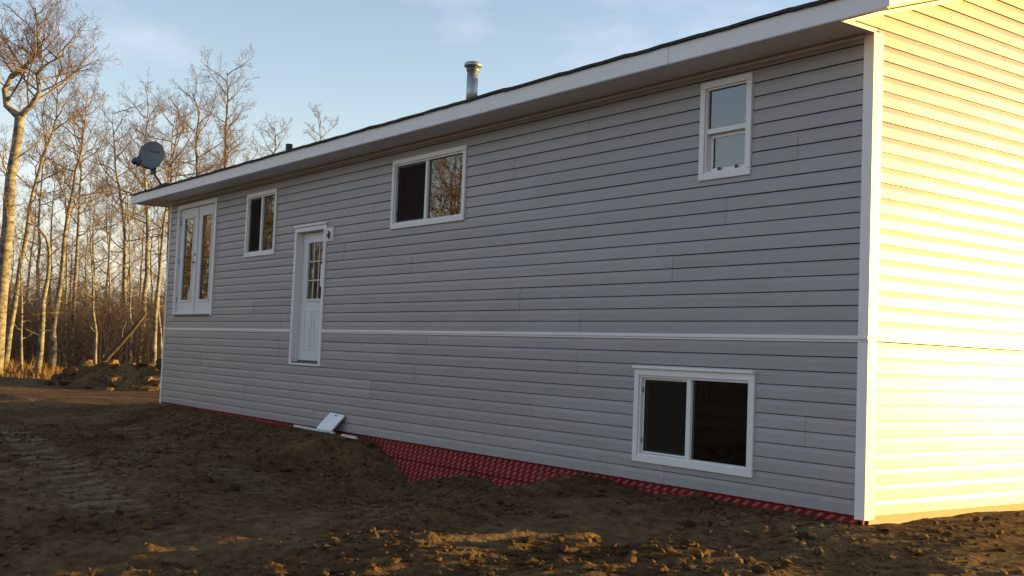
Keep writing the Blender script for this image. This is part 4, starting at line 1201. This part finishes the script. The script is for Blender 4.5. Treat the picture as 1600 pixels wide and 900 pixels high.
# tawny grass along the wood edge
rng = random.Random(9)
gr = MB(); cand = []
for k in range(520):
    if rng.random() < .72: x, y = rng.gauss(-41.5, 2.2), min(rng.gauss(1.2, 2.2), rng.uniform(3.5, 5.6))
    else: x, y = rng.uniform(-50, -36), rng.uniform(-6, 14)
    if x > -36: continue
    cand.append((x, y))
zz_ = ground_z(np.array([c[0] for c in cand]), np.array([c[1] for c in cand]))
for (x, y), z in zip(cand, zz_):
    tall = rng.uniform(.15, .7) * rng.uniform(.5, 1) if y < 4.2 else rng.uniform(.12, .28)
    for j in range(16):
        a = rng.uniform(0, 6.28); px_, py_ = x + rng.gauss(0, .16), y + rng.gauss(0, .16); h = tall * rng.uniform(.5, 1.1)
        ln_ = rng.uniform(.1, .5) * h; w = .010
        dx, dy = math.cos(a), math.sin(a); b = Vector((px_, py_, float(z) - .03))
        s1 = Vector((-dy * w, dx * w, 0)); mid = b + Vector((dx * ln_ * .3, dy * ln_ * .3, h * .6)); tip = b + Vector((dx * ln_, dy * ln_, h))
        i = len(gr.v); gr.v += [tuple(b - s1), tuple(b + s1), tuple(mid + s1 * .8), tuple(mid - s1 * .8), tuple(tip)]
        gr.f += [(i, i + 1, i + 2, i + 3), (i + 3, i + 2, i + 4)]
tag(gr.build('dry_grass', 'dry_grass'), 'tawny dry grass along the edge of the wood', 'grass', kind='stuff')

# ---------------------------------------------------------------- soil heap, clods, litter
import bmesh
def lump_mesh(name, seed, sub=2, mat='soil', squash=.7):
    rng = random.Random(seed); bm = bmesh.new(); bmesh.ops.create_icosphere(bm, subdivisions=sub, radius=1)
    offs = [(Vector((rng.gauss(0, 1), rng.gauss(0, 1), rng.gauss(0, 1))).normalized(), rng.uniform(-.35, .38), rng.uniform(.2, .8)) for _ in range(11)]
    for v_ in bm.verts:
        n = v_.co.normalized(); s_ = 1
        for d, a_, w in offs: s_ += a_ * max(0, (n.dot(d) - w) / (1 - w)) 
        v_.co = n * s_ * (1 + rng.uniform(-.17, .17)); v_.co.z *= squash
    me_ = bpy.data.meshes.new(name); bm.to_mesh(me_); bm.free(); me_.materials.append(MATS[mat]); return me_
lumps = [lump_mesh('clod', 200 + k) for k in range(6)]

hp_root = empty('soil_heap', (-31.8, 4.9, gz(-31.8, 4.9)))
tag(hp_root, 'dark heap of soil clods and roots beyond the far house corner', 'heap')
hb = MB(); n1, n2 = 60, 44
HX = np.linspace(-4.2, 4.0, n1); HY = np.linspace(-3.4, 3.6, n2)
hx, hy = np.meshgrid(HX, HY, indexing='ij')
e_ = ((hx + .1) / 3.6) ** 2 + ((hy - .1) / 3.0) ** 2
hz = np.clip(1 - e_, 0, 1) ** .8 * (.62 + .55 * fbm(hx * .6, hy * .6, 301, 3)) + .38 * fbm(hx * 2.2, hy * 2.2, 311, 4, .6) * np.clip(1.25 - e_, 0, 1)
hz = hz + ground_z(hx - 31.8, hy + 4.9, False) - hp_root.location.z - .25 * np.clip(e_ - .8, 0, 1) - .04
hb.v = [tuple(map(float, p)) for p in np.stack([hx, hy, hz], -1).reshape(-1, 3)]
hb.f = [(i * n2 + j, (i + 1) * n2 + j, (i + 1) * n2 + j + 1, i * n2 + j + 1) for i in range(n1 - 1) for j in range(n2 - 1)]
hb.build('mound', 'soil', hp_root)
rng = random.Random(31)
def scatter(m, lump, c, s, rz, tilt):
    R_ = Matrix.Rotation(rz, 3, 'Z') @ Matrix.Rotation(tilt, 3, 'X'); i = len(m.v)
    for v_ in lump.vertices:
        q_ = R_ @ Vector((v_.co.x * s[0], v_.co.y * s[1], v_.co.z * s[2])); m.v.append((c[0] + q_.x, c[1] + q_.y, c[2] + q_.z))
    for p in lump.polygons: m.f.append(tuple(i + k for k in p.vertices))
ck = MB()
for k in range(230):
    i, j = rng.randrange(4, n1 - 4), rng.randrange(3, n2 - 3)
    if e_[i, j] > 1.5: continue
    s = rng.uniform(.05, .24) * (1.3 if rng.random() < .2 else 1)
    scatter(ck, lumps[k % 6], (float(hx[i, j]), float(hy[i, j]), float(hz[i, j]) + s * .2), (s, s * rng.uniform(.6, 1), s * rng.uniform(.6, 1.1)), rng.uniform(0, 6.28), rng.uniform(-.6, .6))
tag(ck.build('heap_clods', 'soil', hp_root), kind='stuff')
rt = MB()
for k in range(70):
    i, j = rng.randrange(4, n1 - 4), rng.randrange(3, n2 - 3)
    if e_[i, j] > .95: continue
    p = Vector((float(hx[i, j]), float(hy[i, j]), float(hz[i, j]))); d = Vector((rng.gauss(0, 1), rng.gauss(0, 1), rng.uniform(.1, 1))).normalized(); L = rng.uniform(.25, .9)
    r = rng.uniform(.008, .03)
    rt.tube([p - d * .1, p + d * L * .5 + Vector((0, 0, rng.uniform(-.05, .1))), p + d * L + Vector((rng.gauss(0, .12), rng.gauss(0, .12), -.05))], [r, r * .8, r * .3], 5)
tag(rt.build('roots', 'dead_wood', hp_root), kind='stuff')

# single clods that can be told apart in the yard
big = [(-2.6, -2.05, .07), (-2.35, -1.8, .05), (-1.55, -1.75, .085), (-1.35, -1.35, .06), (-.75, -1.15, .075), (-.35, -1.55, .06), (.1, -.75, .08), (-3.05, -2.9, .075), (-.9, -2.6, .06),
       (-5.9, -3.05, .13), (-5.6, -2.85, .07), (.35, -.12, .045), (.55, .35, .06), (-1.25, -5.85, .07), (-1.75, -5.95, .09), (-.9, -4.9, .055), (-9.3, -3.2, .1), (-.2, -3.1, .05), (.6, -1.3, .06), (1.1, .2, .055), (-8.4, -2.3, .09), (-11.4, -2.7, .1), (-4.2, -1.5, .06), (.75, -2.0, .07)]
where = ['in the sunlit strip', 'on the open yard']
rng = random.Random(88)
for k, (x, y, s) in enumerate(big):
    s *= .8
    o = link('soil_clod', lumps[k % 6]); o.scale = (s, s * rng.uniform(.7, 1), s * rng.uniform(.7, 1)); o.rotation_euler = (rng.uniform(-.3, .3), rng.uniform(-.3, .3), rng.uniform(0, 6.28))
    o.location = (x, y, gz(x, y) + s * .08)
    tag(o, 'clod', 'clod', 'loose soil clods on the yard')
clods = sorted([o for o in COL.objects if o.get('category') == 'clod'], key=screen_x)
for i, o in enumerate(clods):
    o['label'] = 'loose lump of brown soil on the bare yard, ' + nth(i, len(clods)) + ' of the larger clods'

cr = MB(); cx_, cy_, cs_ = [], [], []
rng = random.Random(99)
tiny = [lump_mesh('crumb', 300 + k, 1) for k in range(5)]
for k in range(15000):
    x = rng.uniform(-14, 2.6); y = rng.uniform(-6.9, -.05) if x < .2 else rng.uniform(-6.5, 2.6)
    if k % 3 == 0: x, y = rng.gauss(-1.3, 1.6), rng.gauss(-2.2, 1.6)
    if y > -.05 and x < .2: continue
    if vnoise(np.array([x * .8]), np.array([y * .8]), 71)[0] < rng.uniform(-.45, .15): continue
    cx_.append(x); cy_.append(y); cs_.append(min(.05, .008 + rng.expovariate(1 / .011)))
zz_ = ground_z(np.array(cx_), np.array(cy_))
for k, (x, y, s, z) in enumerate(zip(cx_, cy_, cs_, zz_)):
    scatter(cr, tiny[k % 5], (x, y, float(z) + s * .25), (s, s * rng.uniform(.6, 1), s * rng.uniform(.6, 1)), rng.uniform(0, 6.28), rng.uniform(-.5, .5))
tag(cr.build('soil_crumbs', 'soil'), 'loose crumbs of soil scattered over the yard', 'soil', kind='stuff')

# straws, roots and splinters mixed into the fill
ls = MB()
for k in range(60):
    x = rng.uniform(-11, 1.8); y = rng.uniform(-6.3, -.3); L = rng.uniform(.05, .2); a = rng.uniform(0, 6.28); z = gz(x, y)
    d = Vector((math.cos(a), math.sin(a), rng.uniform(-.05, .5)))
    p = Vector((x, y, z + .004)); r = rng.uniform(.001, .0025)
    ls.tube([p, p + d * L * .5, p + d * L + Vector((0, 0, -.02))], [r, r, r * .6], 4)
tag(ls.build('straw_litter', 'straw'), 'pale straws and root splinters strewn over the soil', 'litter', kind='stuff')
